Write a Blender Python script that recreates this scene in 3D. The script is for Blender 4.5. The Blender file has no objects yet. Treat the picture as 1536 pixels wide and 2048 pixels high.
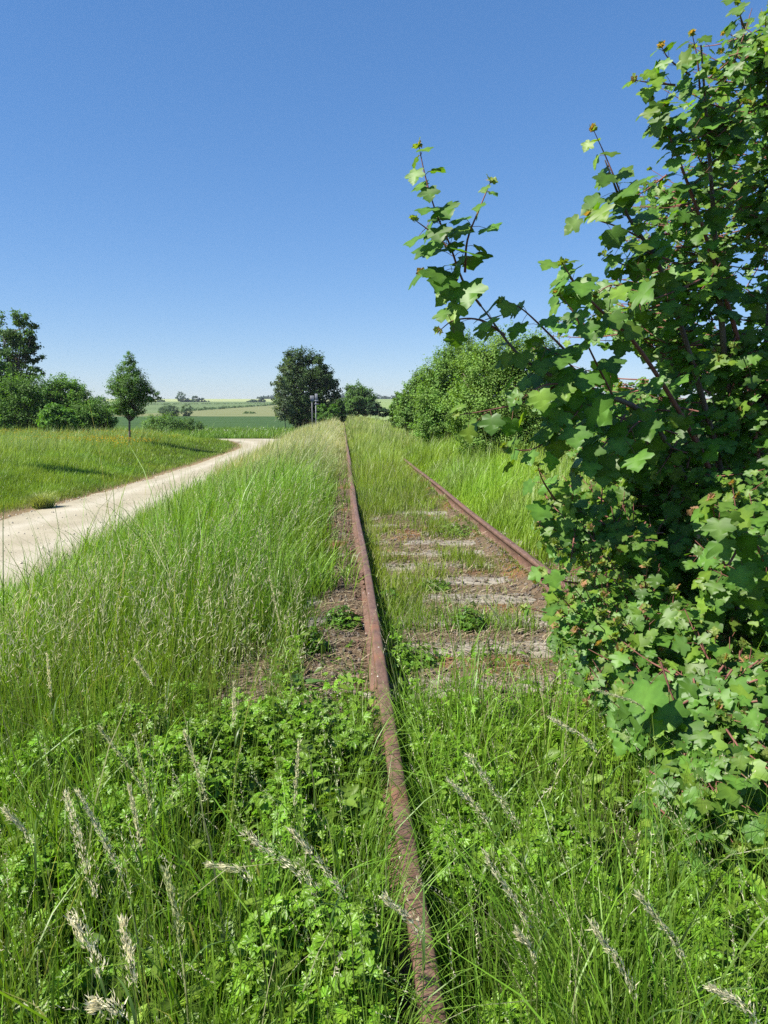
import bpy, math, random
import numpy as np
from mathutils import Vector, Matrix

scene = bpy.context.scene
col = scene.collection
R = np.random.default_rng(7)
random.seed(7)

# ------------------------------------------------------------------ camera, sky, sun, exposure
CAM_Z = 1.295                      # metres above the rail tops (z = 0)
FPX = 1547.0                       # focal length in pixels of the 1536 x 2048 photograph
PITCH = math.atan(202.0 / FPX)
YAW = math.atan(84.0 / FPX * math.cos(PITCH))
cam_data = bpy.data.cameras.new("camera")
cam = bpy.data.objects.new("camera", cam_data)
col.objects.link(cam)
cam.location = (0, 0, CAM_Z)
cam.rotation_euler = (math.pi / 2 - PITCH, 0, -YAW)
cam_data.sensor_fit = 'VERTICAL'
cam_data.sensor_height = 24.0
cam_data.lens = 24.0 * FPX / 2048.0
cam_data.clip_start = 0.05
cam_data.clip_end = 8000.0
scene.camera = cam

SUN_EL = math.radians(48)
SUN_FROM = Vector((-0.93, -0.36, 0)).normalized()      # horizontal direction the sun stands in
world = bpy.data.worlds.new("World")
scene.world = world
world.use_nodes = True
wn, wl = world.node_tree.nodes, world.node_tree.links
wn.clear()
w_out = wn.new("ShaderNodeOutputWorld")
w_bg = wn.new("ShaderNodeBackground")
w_sky = wn.new("ShaderNodeTexSky")
w_sky.sky_type = 'NISHITA'
w_sky.sun_disc = False
w_sky.sun_elevation = SUN_EL
w_sky.sun_rotation = math.atan2(SUN_FROM.x, SUN_FROM.y)
w_sky.altitude = 300
w_sky.air_density = 1.0
w_sky.dust_density = 0.1
w_sky.ozone_density = 5.0
w_bg.inputs['Strength'].default_value = 0.106
w_gam = wn.new("ShaderNodeGamma"); w_gam.inputs[1].default_value = 0.62
w_hs = wn.new("ShaderNodeHueSaturation"); w_hs.inputs['Saturation'].default_value = 1.42
w_mul = wn.new("ShaderNodeVectorMath"); w_mul.operation = 'MULTIPLY'; w_mul.inputs[1].default_value = (0.93, 1.0, 1.2)
wl.new(w_sky.outputs[0], w_gam.inputs[0]); wl.new(w_gam.outputs[0], w_hs.inputs['Color'])
wl.new(w_hs.outputs[0], w_mul.inputs[0]); wl.new(w_mul.outputs[0], w_bg.inputs[0])
wl.new(w_bg.outputs[0], w_out.inputs[0])

sun_data = bpy.data.lights.new("sun", 'SUN')
sun_data.energy = 5.0
sun_data.angle = math.radians(0.53)
sun_data.color = (1.0, 0.95, 0.86)
sun = bpy.data.objects.new("sun", sun_data)
col.objects.link(sun)
to_sun = Vector((SUN_FROM.x * math.cos(SUN_EL), SUN_FROM.y * math.cos(SUN_EL), math.sin(SUN_EL)))
sun.rotation_euler = to_sun.to_track_quat('Z', 'Y').to_euler()

scene.view_settings.view_transform = 'Standard'
scene.view_settings.look = 'None'
scene.view_settings.exposure = 1.15
scene.view_settings.gamma = 1.0
scene.cycles.max_bounces = 4
scene.cycles.diffuse_bounces = 1
scene.cycles.glossy_bounces = 2
scene.cycles.transmission_bounces = 2
scene.cycles.transparent_max_bounces = 4
scene.cycles.caustics_reflective = False
scene.cycles.caustics_refractive = False
scene.cycles.sample_clamp_indirect = 4.0
scene.cycles.use_denoising = False
scene.cycles.denoiser = 'OPENIMAGEDENOISE'
scene.cycles.denoising_input_passes = 'RGB_ALBEDO_NORMAL'

# ------------------------------------------------------------------ helpers
cth, sth, cps, sps = math.cos(PITCH), math.sin(PITCH), math.cos(YAW), math.sin(YAW)
V_F = np.array([sps * cth, cps * cth, -sth])
V_R = np.array([cps, -sps, 0.0])
V_U = np.array([sps * sth, cps * sth, cth])

def at(px, py, Y):
    """the point at distance Y along the track that the photograph shows at pixel px, py"""
    v = V_R * (px - 768) / FPX + V_U * (1024 - py) / FPX + V_F
    v = v * (Y / v[1])
    return np.array([v[0], v[1], v[2] + CAM_Z])

def mpp(Y):
    return Y / FPX * 1.005

_lat = R.random((256, 256))
def vnoise(x, y):
    x = np.asarray(x, float); y = np.asarray(y, float)
    xi = np.floor(x).astype(int); yi = np.floor(y).astype(int)
    fx = x - xi; fy = y - yi
    fx = fx * fx * (3 - 2 * fx); fy = fy * fy * (3 - 2 * fy)
    a = _lat[xi & 255, yi & 255]; b = _lat[(xi + 1) & 255, yi & 255]
    c = _lat[xi & 255, (yi + 1) & 255]; d = _lat[(xi + 1) & 255, (yi + 1) & 255]
    return (a * (1 - fx) + b * fx) * (1 - fy) + (c * (1 - fx) + d * fx) * fy

def fbm(x, y, s=1.0):
    return (vnoise(x * s, y * s) * 0.55 + vnoise(x * s * 2.1 + 31, y * s * 2.1 + 17) * 0.3
            + vnoise(x * s * 4.3 + 71, y * s * 4.3 + 5) * 0.15)

def sstep(a, b, x):
    t = np.clip((np.asarray(x, float) - a) / (b - a), 0, 1)
    return t * t * (3 - 2 * t)

def tag(o, label=None, cat=None, group=None, kind=None):
    if label: o['label'] = label
    if cat: o['category'] = cat
    if group: o['group'] = group
    if kind: o['kind'] = kind
    return o

def empty(name, loc, label=None, cat=None, group=None):
    o = bpy.data.objects.new(name, None)
    o.empty_display_size = 0.2
    col.objects.link(o)
    o.location = tuple(float(v) for v in loc)
    return tag(o, label, cat, group)

class Acc:
    """collects vertices, triangles, quads and per-vertex colours; build() links them as one mesh object"""
    def __init__(s):
        s.v = []; s.t = []; s.q = []; s.c = []; s.n = 0
    def add(s, v, tris=None, quads=None, c=None):
        v = np.asarray(v, np.float32).reshape(-1, 3)
        if tris is not None and len(tris): s.t.append(np.asarray(tris, np.int32).reshape(-1, 3) + s.n)
        if quads is not None and len(quads): s.q.append(np.asarray(quads, np.int32).reshape(-1, 4) + s.n)
        if c is None: c = np.ones((len(v), 3))
        c = np.asarray(c, np.float32)
        if c.ndim == 1: c = np.tile(c, (len(v), 1))
        s.v.append(v); s.c.append(c); s.n += len(v)
    def build(s, name, mat, parent=None, smooth=False):
        me = bpy.data.meshes.new(name)
        v = np.concatenate(s.v)
        o = bpy.data.objects.new(name, me)
        col.objects.link(o)
        if parent is not None:
            o.parent = parent
            v = v - np.array(parent_origin(parent), np.float32)
        t = np.concatenate(s.t) if s.t else np.zeros((0, 3), np.int32)
        q = np.concatenate(s.q) if s.q else np.zeros((0, 4), np.int32)
        me.vertices.add(len(v)); me.vertices.foreach_set("co", v.ravel())
        loops = np.concatenate([t.ravel(), q.ravel()]).astype(np.int32)
        me.loops.add(len(loops)); me.loops.foreach_set("vertex_index", loops)
        npoly = len(t) + len(q)
        starts = np.concatenate([np.arange(len(t)) * 3, len(t) * 3 + np.arange(len(q)) * 4]).astype(np.int32)
        me.polygons.add(npoly)
        me.polygons.foreach_set("loop_start", starts)
        if smooth:
            me.polygons.foreach_set("use_smooth", np.ones(npoly, bool))
        ca = me.attributes.new("Col", 'FLOAT_COLOR', 'POINT')
        cc = np.concatenate(s.c)
        ca.data.foreach_set("color", np.concatenate([cc, np.ones((len(cc), 1), np.float32)], 1).ravel())
        me.update(calc_edges=True)
        me.validate()
        if mat: me.materials.append(mat)
        return o

def parent_origin(p):
    l = np.array(p.location)
    while p.parent is not None:
        p = p.parent
        l = l + np.array(p.location)
    return l

def frames(nrm, tip):
    """rotation matrices whose columns are x, y = tip direction, z = normal"""
    z = nrm / np.linalg.norm(nrm, axis=1, keepdims=True)
    y = tip - z * np.sum(tip * z, 1, keepdims=True)
    ln = np.linalg.norm(y, axis=1, keepdims=True)
    y = y / np.maximum(ln, 1e-6)
    x = np.cross(y, z)
    return np.stack([x, y, z], 2)

def stamp(acc, tv, tt, tq, M, P, S, C, tc=None):
    """copies a template (vertices, triangles, quads) to many places inside one mesh"""
    n, m = len(P), len(tv)
    if n == 0: return
    S = np.asarray(S, float)
    S = np.broadcast_to(S[:, None] if S.ndim == 1 else S, (n, 3)) if S.ndim else np.full((n, 3), float(S))
    v = np.einsum('nij,nmj->nmi', M, tv[None] * S[:, None, :]) + P[:, None, :]
    off = (np.arange(n) * m)[:, None, None]
    t = (np.asarray(tt)[None] + off).reshape(-1, 3) if tt is not None and len(tt) else None
    q = (np.asarray(tq)[None] + off).reshape(-1, 4) if tq is not None and len(tq) else None
    c = np.repeat(C[:, None, :], m, 1)
    if tc is not None: c = c * tc[None]
    acc.add(v.reshape(-1, 3), t, q, c.reshape(-1, 3))

def rand_unit(n):
    v = R.normal(size=(n, 3))
    return v / np.linalg.norm(v, axis=1, keepdims=True)

def tube(acc, pts, rad, sides=6, c=(1, 1, 1), cap=True):
    pts = np.asarray(pts, float)
    n = len(pts)
    rad = np.broadcast_to(np.asarray(rad, float), (n,))
    tg = np.gradient(pts, axis=0)
    tg /= np.maximum(np.linalg.norm(tg, axis=1, keepdims=True), 1e-9)
    ref = np.array([0.31, 0.87, 0.2]) if abs(tg[0][1]) < 0.8 else np.array([1.0, 0.1, 0.3])
    a = np.cross(tg, ref); a /= np.maximum(np.linalg.norm(a, axis=1, keepdims=True), 1e-9)
    b = np.cross(tg, a)
    ang = np.arange(sides) * 2 * math.pi / sides
    v = pts[:, None] + rad[:, None, None] * (np.cos(ang)[None, :, None] * a[:, None] + np.sin(ang)[None, :, None] * b[:, None])
    q = []
    for i in range(n - 1):
        for k in range(sides):
            k2 = (k + 1) % sides
            q.append((i * sides + k, i * sides + k2, (i + 1) * sides + k2, (i + 1) * sides + k))
    v = v.reshape(-1, 3); t = []
    if cap:
        v = np.concatenate([v, pts[-1:], pts[:1]])
        e = n * sides
        for k in range(sides):
            t.append(((n - 1) * sides + k, (n - 1) * sides + (k + 1) % sides, e))
            t.append(((k + 1) % sides, k, e + 1))
    acc.add(v, t, q, np.asarray(c, float))

def spline(pts, n):
    """smooth curve through the points (Catmull-Rom)"""
    p = np.asarray(pts, float)
    if len(p) == 2:
        u = np.linspace(0, 1, n)[:, None]
        return p[0] * (1 - u) + p[1] * u
    p = np.concatenate([[2 * p[0] - p[1]], p, [2 * p[-1] - p[-2]]])
    out = []
    for u in np.linspace(0, len(p) - 3 - 1e-6, n):
        i = int(u); t = u - i
        a, b, c, d = p[i:i + 4]
        out.append(0.5 * (2 * b + (c - a) * t + (2 * a - 5 * b + 4 * c - d) * t * t + (3 * b - a - 3 * c + d) * t ** 3))
    return np.array(out)

def box(acc, lo, hi, c=(1, 1, 1), bev=0.0, M=None):
    lo = np.asarray(lo, float); hi = np.asarray(hi, float)
    b = bev
    xs = [(lo[0], hi[0])]
    # eight corners, each split in three for a bevel
    v = []; idx = {}
    for i in (0, 1):
        for j in (0, 1):
            for k in (0, 1):
                p = np.array([(lo, hi)[i][0], (lo, hi)[j][1], (lo, hi)[k][2]])
                s = np.array([1 if i == 0 else -1, 1 if j == 0 else -1, 1 if k == 0 else -1])
                for ax in range(3):
                    w = p + s * b
                    w[ax] = p[ax]
                    idx[(i, j, k, ax)] = len(v); v.append(w)
    q = []; t = []
    for ax in range(3):
        o1, o2 = [a for a in range(3) if a != ax]
        for side in (0, 1):
            f = []
            for (u, w) in ((0, 0), (1, 0), (1, 1), (0, 1)):
                key = [0, 0, 0]; key[ax] = side; key[o1] = u; key[o2] = w
                f.append(idx[tuple(key) + (ax,)])
            q.append(f if (side == 1) == (ax != 1) else f[::-1])
    if b > 0:
        for ax in range(3):                       # edges parallel to ax
            o1, o2 = [a for a in range(3) if a != ax]
            for u in (0, 1):
                for w in (0, 1):
                    f = []
                    for (s, face) in ((0, o1), (1, o1), (1, o2), (0, o2)):
                        key = [0, 0, 0]; key[ax] = s; key[o1] = u; key[o2] = w
                        f.append(idx[tuple(key) + (face,)])
                    q.append(f)
        for i in (0, 1):
            for j in (0, 1):
                for k in (0, 1):
                    t.append([idx[(i, j, k, a)] for a in range(3)])
    v = np.array(v)
    if M is not None: v = v @ np.asarray(M)[:3, :3].T + np.asarray(M)[:3, 3]
    acc.add(v, t, q, np.asarray(c, float))

# ------------------------------------------------------------------ materials
def new_mat(name):
    m = bpy.data.materials.new(name)
    m.use_nodes = True
    nt = m.node_tree
    nt.nodes.clear()
    out = nt.nodes.new("ShaderNodeOutputMaterial")
    return m, nt.nodes, nt.links, out

def leaf_mat(name, rough=0.45, spec=0.4, trans=0.35, tint=(1.5, 1.7, 0.5), noise=0.0):
    m, N, L, out = new_mat(name)
    at_ = N.new("ShaderNodeAttribute"); at_.attribute_name = "Col"
    p = N.new("ShaderNodeBsdfPrincipled")
    p.inputs['Roughness'].default_value = rough
    p.inputs['Specular IOR Level'].default_value = spec
    src = at_.outputs['Color']
    if noise > 0:
        tc = N.new("ShaderNodeTexCoord")
        nz = N.new("ShaderNodeTexNoise"); nz.inputs['Scale'].default_value = noise; nz.inputs['Detail'].default_value = 3
        L.new(tc.outputs['Object'], nz.inputs['Vector'])
        mr = N.new("ShaderNodeMapRange"); mr.inputs[3].default_value = 0.65; mr.inputs[4].default_value = 1.35
        L.new(nz.outputs['Fac'], mr.inputs[0])
        vm = N.new("ShaderNodeVectorMath"); vm.operation = 'SCALE'
        L.new(src, vm.inputs[0]); L.new(mr.outputs[0], vm.inputs['Scale'])
        src = vm.outputs[0]
    L.new(src, p.inputs['Base Color'])
    tr = N.new("ShaderNodeBsdfTranslucent")
    mul = N.new("ShaderNodeVectorMath"); mul.operation = 'MULTIPLY'
    mul.inputs[1].default_value = tint
    L.new(src, mul.inputs[0]); L.new(mul.outputs[0], tr.inputs['Color'])
    mx = N.new("ShaderNodeMixShader"); mx.inputs[0].default_value = trans
    L.new(p.outputs[0], mx.inputs[1]); L.new(tr.outputs[0], mx.inputs[2])
    L.new(mx.outputs[0], out.inputs[0])
    return m

def surf_mat(name, stops, scale=5.0, detail=6, rough=0.8, bump=0.3, bscale=40.0, use_col=False, spec=0.3, stretch=None, bdist=0.01):
    """noise-coloured solid surface; stops = [(pos, rgb), ...]"""
    m, N, L, out = new_mat(name)
    tc = N.new("ShaderNodeTexCoord")
    mp = N.new("ShaderNodeMapping")
    if stretch: mp.inputs['Scale'].default_value = stretch
    L.new(tc.outputs['Object'], mp.inputs['Vector'])
    nz = N.new("ShaderNodeTexNoise"); nz.inputs['Scale'].default_value = scale; nz.inputs['Detail'].default_value = detail
    nz.inputs['Roughness'].default_value = 0.6
    L.new(mp.outputs[0], nz.inputs['Vector'])
    cr = N.new("ShaderNodeValToRGB")
    el = cr.color_ramp.elements
    while len(el) < len(stops): el.new(0.5)
    for e, (ps, c) in zip(el, stops):
        e.position = ps; e.color = (*c, 1)
    L.new(nz.outputs['Fac'], cr.inputs[0])
    p = N.new("ShaderNodeBsdfPrincipled")
    p.inputs['Roughness'].default_value = rough
    p.inputs['Specular IOR Level'].default_value = spec
    src = cr.outputs[0]
    if use_col:
        at_ = N.new("ShaderNodeAttribute"); at_.attribute_name = "Col"
        mul = N.new("ShaderNodeVectorMath"); mul.operation = 'MULTIPLY'
        L.new(src, mul.inputs[0]); L.new(at_.outputs['Color'], mul.inputs[1])
        src = mul.outputs[0]
    L.new(src, p.inputs['Base Color'])
    if bump > 0:
        n2 = N.new("ShaderNodeTexNoise"); n2.inputs['Scale'].default_value = bscale; n2.inputs['Detail'].default_value = 5
        L.new(mp.outputs[0], n2.inputs['Vector'])
        bp = N.new("ShaderNodeBump"); bp.inputs['Strength'].default_value = bump; bp.inputs['Distance'].default_value = bdist
        L.new(n2.outputs['Fac'], bp.inputs['Height'])
        L.new(bp.outputs[0], p.inputs['Normal'])
    L.new(p.outputs[0], out.inputs[0])
    return m

M_GRASS = leaf_mat("grass_blade", 0.42, 0.38, 0.36, (1.6, 1.65, 0.5))
M_COVER = leaf_mat("broad_leaf", 0.42, 0.35, 0.30, (1.5, 1.6, 0.5))
M_MAPLE = leaf_mat("maple_leaf", 0.46, 0.34, 0.40, (1.7, 1.75, 0.35), noise=35)
M_TREE = leaf_mat("tree_leaf", 0.55, 0.15, 0.38, (1.5, 1.6, 0.45))
M_SEED = leaf_mat("seed_husk", 0.6, 0.15, 0.5, (1.15, 1.12, 0.95))
M_STRAW = leaf_mat("dry_straw", 0.7, 0.2, 0.1, (1, 1, 1))
M_BARK = surf_mat("bark", [(0.3, (0.06, 0.045, 0.035)), (0.7, (0.16, 0.13, 0.10))], 12, bump=0.6, bscale=30, stretch=(1, 1, 0.25))
M_TWIG = surf_mat("red_twig", [(0.3, (0.13, 0.05, 0.04)), (0.7, (0.22, 0.10, 0.07))], 30, bump=0.2, bscale=80)
M_GROUND = surf_mat("soil", [(0.25, (0.55, 0.5, 0.45)), (0.5, (0.95, 0.9, 0.85)), (0.72, (1.35, 1.25, 1.15))], 9, 8, 0.95, 0.8, 60, use_col=True, spec=0.1, bdist=0.02)
M_PATH = surf_mat("path_gravel", [(0.25, (0.295, 0.265, 0.20)), (0.45, (0.325, 0.295, 0.228)), (0.55, (0.345, 0.315, 0.245)), (0.75, (0.385, 0.352, 0.28))], 1.3, 10, 0.95, 0.6, 26, use_col=True, spec=0.1, bdist=0.015)
M_SLEEPER = surf_mat("weathered_wood", [(0.3, (0.09, 0.075, 0.055)), (0.5, (0.25, 0.222, 0.178)), (0.75, (0.36, 0.33, 0.275))], 14, 8, 0.9, 0.8, 60, stretch=(0.25, 1.4, 1), bdist=0.006)
M_STEEL = surf_mat("rusty_plate", [(0.3, (0.07, 0.04, 0.03)), (0.6, (0.17, 0.09, 0.065))], 20, 6, 0.75, 0.5, 90)
M_GALV = surf_mat("galvanised_steel", [(0.3, (0.16, 0.165, 0.18)), (0.7, (0.26, 0.265, 0.29))], 6, 4, 0.5, 0.1, 40)
M_STONE = surf_mat("ballast_stone", [(0.3, (0.7, 0.7, 0.7)), (0.7, (1.2, 1.2, 1.2))], 30, 5, 0.9, 0.5, 80, use_col=True)

def rail_material():
    m, N, L, out = new_mat("rusty_rail")
    tc = N.new("ShaderNodeTexCoord")
    mp = N.new("ShaderNodeMapping"); mp.inputs['Scale'].default_value = (1, 0.35, 1)
    L.new(tc.outputs['Object'], mp.inputs['Vector'])
    nz = N.new("ShaderNodeTexNoise"); nz.inputs['Scale'].default_value = 22; nz.inputs['Detail'].default_value = 10; nz.inputs['Roughness'].default_value = 0.8
    L.new(mp.outputs[0], nz.inputs['Vector'])
    cr = N.new("ShaderNodeValToRGB"); el = cr.color_ramp.elements
    el.new(0.5); el.new(0.6)
    for e, (ps, c) in zip(el, [(0.28, (0.045, 0.027, 0.021)), (0.43, (0.105, 0.058, 0.040)), (0.58, (0.155, 0.092, 0.066)), (0.75, (0.19, 0.09, 0.048))]):
        e.position = ps; e.color = (*c, 1)
    L.new(nz.outputs['Fac'], cr.inputs[0])
    # orange rust bloom
    n2 = N.new("ShaderNodeTexNoise"); n2.inputs['Scale'].default_value = 3.3; n2.inputs['Detail'].default_value = 6
    L.new(tc.outputs['Object'], n2.inputs['Vector'])
    r2 = N.new("ShaderNodeMapRange"); r2.inputs[1].default_value = 0.56; r2.inputs[2].default_value = 0.74; r2.inputs[4].default_value = 0.7
    L.new(n2.outputs['Fac'], r2.inputs[0])
    mx = N.new("ShaderNodeMix"); mx.data_type = 'RGBA'
    L.new(r2.outputs[0], mx.inputs['Factor']); L.new(cr.outputs[0], mx.inputs['A'])
    mx.inputs['B'].default_value = (0.19, 0.085, 0.045, 1)
    # white specks of bird lime
    vo = N.new("ShaderNodeTexVoronoi"); vo.inputs['Scale'].default_value = 13
    L.new(tc.outputs['Object'], vo.inputs['Vector'])
    sp = N.new("ShaderNodeMapRange"); sp.inputs[1].default_value = 0.075; sp.inputs[2].default_value = 0.055
    L.new(vo.outputs['Distance'], sp.inputs[0])
    m2 = N.new("ShaderNodeMix"); m2.data_type = 'RGBA'
    L.new(sp.outputs[0], m2.inputs['Factor']); L.new(mx.outputs['Result'], m2.inputs['A'])
    m2.inputs['B'].default_value = (0.6, 0.58, 0.55, 1)
    p = N.new("ShaderNodeBsdfPrincipled"); p.inputs['Roughness'].default_value = 0.6
    p.inputs['Specular IOR Level'].default_value = 0.35
    L.new(m2.outputs['Result'], p.inputs['Base Color'])
    bp = N.new("ShaderNodeBump"); bp.inputs['Strength'].default_value = 0.45; bp.inputs['Distance'].default_value = 0.003
    n3 = N.new("ShaderNodeTexNoise"); n3.inputs['Scale'].default_value = 120; n3.inputs['Detail'].default_value = 6
    L.new(tc.outputs['Object'], n3.inputs['Vector'])
    L.new(n3.outputs['Fac'], bp.inputs['Height']); L.new(bp.outputs[0], p.inputs['Normal'])
    L.new(p.outputs[0], out.inputs[0])
    return m
M_RAIL = rail_material()

def field_mat(name, c0, c1, scale, row=None):
    m, N, L, out = new_mat(name)
    tc = N.new("ShaderNodeTexCoord")
    mp = N.new("ShaderNodeMapping"); mp.inputs['Scale'].default_value = (0.3, 1, 1)
    L.new(tc.outputs['Object'], mp.inputs['Vector'])
    nz = N.new("ShaderNodeTexNoise"); nz.inputs['Scale'].default_value = scale; nz.inputs['Detail'].default_value = 8; nz.inputs['Roughness'].default_value = 0.65
    L.new(mp.outputs[0], nz.inputs['Vector'])
    cr = N.new("ShaderNodeValToRGB"); el = cr.color_ramp.elements
    el[0].position = 0.3; el[0].color = (*c0, 1); el[1].position = 0.7; el[1].color = (*c1, 1)
    L.new(nz.outputs['Fac'], cr.inputs[0])
    src = cr.outputs[0]
    if row:
        wv = N.new("ShaderNodeTexWave"); wv.bands_direction = 'X'; wv.inputs['Scale'].default_value = row
        wv.inputs['Distortion'].default_value = 1.0
        L.new(tc.outputs['Object'], wv.inputs['Vector'])
        mr = N.new("ShaderNodeMapRange"); mr.inputs[3].default_value = 0.85; mr.inputs[4].default_value = 1.05
        L.new(wv.outputs['Fac'], mr.inputs[0])
        vm = N.new("ShaderNodeVectorMath"); vm.operation = 'SCALE'
        L.new(src, vm.inputs[0]); L.new(mr.outputs[0], vm.inputs['Scale']); src = vm.outputs[0]
    p = N.new("ShaderNodeBsdfPrincipled"); p.inputs['Roughness'].default_value = 0.95; p.inputs['Specular IOR Level'].default_value = 0.05
    L.new(src, p.inputs['Base Color']); L.new(p.outputs[0], out.inputs[0])
    return m

# ------------------------------------------------------------------ terrain
ZF_Y = np.array([-50, 110, 262, 400, 800, 1200, 1600, 3200.])
ZF_Z = np.array([-1.0, -1.1, -0.85, 1.9, 9.6, 18.0, 16.5, -10.])
def zfar(y): return np.interp(y, ZF_Y, ZF_Z)

def path_left(y):
    return np.interp(y, [0, 10, 16, 24, 34, 46, 50, 54, 58, 61, 64], [-7.6, -7.55, -7.4, -6.75, -6.4, -6.3, -6.5, -7.1, -8.4, -10.5, -14.0])
def path_right(y):
    return np.interp(y, [0, 20, 40, 64], [-3.75, -3.85, -3.8, -3.5])

def height(x, y):
    x = np.asarray(x, float); y = np.asarray(y, float)
    base = zfar(y)
    xs = np.array([-60, -25, -18, -12, -9.5, -7.4, -7.0, -3.9, -3.6, -2.2, -0.95, -0.3, 2.7, 3.3, 5.5, 9, 60.])
    zs = np.array([-0.35, -0.35, -0.33, -0.42, -0.62, -0.95, -1.01, -1.01, -0.95, -0.55, -0.22, -0.19, -0.19, -0.22, -0.75, -0.9, -1.0])
    near = np.interp(x, xs, zs)
    zs2 = np.where(xs < -3.5, -1.01, zs)
    bank = np.interp(x, xs, zs2)
    near = near * (1 - sstep(50, 66, y)) + bank * sstep(50, 66, y)
    k = sstep(90, 230, y)
    z = near * (1 - k) + base * k
    off = np.abs(x) > 50
    z = np.where(off, base * sstep(50, 90, np.abs(x)) + z * (1 - sstep(50, 90, np.abs(x))), z)
    amp = 0.05 * (1 - sstep(60, 120, y)) * (1 - sstep(30, 60, np.abs(x)))
    flat = ((x > -7.3) & (x < -3.9))
    wob = (fbm(x, y, 1.6) - 0.5) * np.where(flat, 0.15, 1.0) * amp
    z = z + 0.075 * np.exp(-((x - 1.58) / 0.075) ** 2) * (fbm(x, y, 2.5) + .5) * sstep(2, 4, y) * (1 - sstep(20, 30, y))
    bed = (x > -0.25) & (x < 2.2)
    cov = (fbm(x + 3, y * 1.0 + 8, 1.9) - 0.47) * 0.10 + (fbm(x, y, 6.0) - .5) * 0.03 + 0.006 + 0.03 * (x < 0.1)
    cov = cov - 0.003 + 0.012 * sstep(7, 13, y)
    z = z + np.where(bed, np.clip(cov, -.012, .05) * (1 - sstep(20, 40, y)), wob)
    return z

def bare(x, y):
    """how bare of grass the track bed is, 0 overgrown .. 1 bare soil, straw and ballast"""
    n = fbm(x, y, 1.3)
    n2 = fbm(x + 40, y + 9, 3.1)
    mid = sstep(0.33, 0.42, x) * (1 - sstep(1.55, 1.66, x)) * sstep(3.3, 4.3, y + (n - 0.5) * 1.5) * (1 - sstep(8.5, 15, y + (n - .5) * 4))
    strip = sstep(-0.34, -0.12, x + (n2 - .5) * .3) * (1 - sstep(0.2, 0.24, x)) * sstep(3.0, 4.2, y) * (1 - sstep(20, 40, y))
    pocket = np.exp(-(((x + 0.52) / 0.17) ** 2 + ((y - 4.15) / 0.5) ** 2)) * 1.15
    pocket2 = np.exp(-(((x - 0.5) / 0.17) ** 2 + ((y - 4.05) / 0.3) ** 2)) * 1.1
    pocket3 = np.exp(-(((x + 0.30) / 0.12) ** 2 + ((y - 2.35) / 0.25) ** 2)) * 0.8
    right = sstep(1.72, 1.8, x) * (1 - sstep(2.1, 2.5, x)) * sstep(4, 5, y) * (1 - sstep(7, 11, y)) * 0.75
    b = np.maximum.reduce([mid * np.clip(0.45 + n2 * 1.0, 0, 1), strip * np.clip(0.38 + n2 * 1.0, 0, 1), pocket, pocket2, pocket3, right])
    return np.clip(b, 0, 1)

def grid_mesh(xs, ys, fz, fc):
    X, Y = np.meshgrid(xs, ys)
    Z = fz(X, Y)
    a = Acc()
    nx, ny = len(xs), len(ys)
    i = (np.arange(ny - 1)[:, None] * nx + np.arange(nx - 1)[None]).ravel()
    q = np.stack([i, i + 1, i + nx + 1, i + nx], 1)
    a.add(np.stack([X, Y, Z], 2).reshape(-1, 3), None, q, fc(X, Y).reshape(-1, 3))
    return a

def lerp3(a, b, k): return np.asarray(a) * (1 - k[..., None]) + np.asarray(b) * k[..., None]

def ground_col(X, Y):
    soil = np.array([0.125, 0.096, 0.064])
    green = np.array([0.032, 0.042, 0.014])
    b = bare(X, Y)
    c = lerp3(green, soil, np.clip(b * 1.6, 0, 1))
    n = fbm(X + 11, Y + 3, 2.3)
    rust = sstep(0.58, 0.7, n) * (Y < 16) * (X > -0.5) * (X < 2.3)
    c = lerp3(c, (0.21, 0.105, 0.045), rust * 0.7)
    edge = np.exp(-((X - path_left(Y)) / 0.45) ** 2) * (Y < 60)
    c = lerp3(c, (0.24, 0.18, 0.11), edge * 0.85)
    far = sstep(60, 110, Y)
    c = lerp3(c, (0.07, 0.11, 0.03), far * (np.abs(X) > 4))
    return c

gx = np.unique(np.concatenate([-np.geomspace(9, 2200, 46), np.arange(-9, -3.4, 0.15), np.arange(-3.4, 3.4, 0.07), np.arange(3.4, 9, 0.4), np.geomspace(9, 2200, 40)]))
gy = np.unique(np.concatenate([np.arange(-6, 0.6, 0.6), np.arange(0.6, 9, 0.07), np.geomspace(9, 110, 110), np.geomspace(110, 3200, 46), ZF_Y[1:]]))
tag(grid_mesh(gx, gy, height, ground_col).build("ground", M_GROUND, smooth=True), "rough grassy soil and bare track bed of an old railway line", kind="structure")

# path of pale crushed stone
py_ = np.concatenate([np.arange(1.5, 46, 0.3), np.arange(46, 64.01, 0.2)])
U = np.linspace(0, 1, 26)
a = Acc()
rows = []
for y in py_:
    jl = (fbm(np.array([3.0]), np.array([y]), 1.7)[0] - 0.5) * 0.35
    jr = (fbm(np.array([9.0]), np.array([y]), 1.7)[0] - 0.5) * 0.3
    x = path_left(y) + jl + (path_right(y) + jr - path_left(y) - jl) * U
    z = -1.005 + 0.05 * np.sin(U * math.pi) ** 0.7 + 0.006
    z = np.where((U < 0.02) | (U > 0.98), z - 0.03, z)
    rows.append(np.stack([x, np.full_like(x, y), np.maximum(z, height(x, np.full_like(x, y)) + 0.004 - 0.03 * ((U < 0.02) | (U > 0.98)))], 1))
rows = np.array(rows)
nx, ny = len(U), len(py_)
i = (np.arange(ny - 1)[:, None] * nx + np.arange(nx - 1)[None]).ravel()
xx, yy = rows[..., 0], rows[..., 1]
uu = np.broadcast_to(U[None], xx.shape)
track = np.exp(-((uu - 0.3) / 0.09) ** 2) + np.exp(-((uu - 0.72) / 0.09) ** 2)
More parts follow.
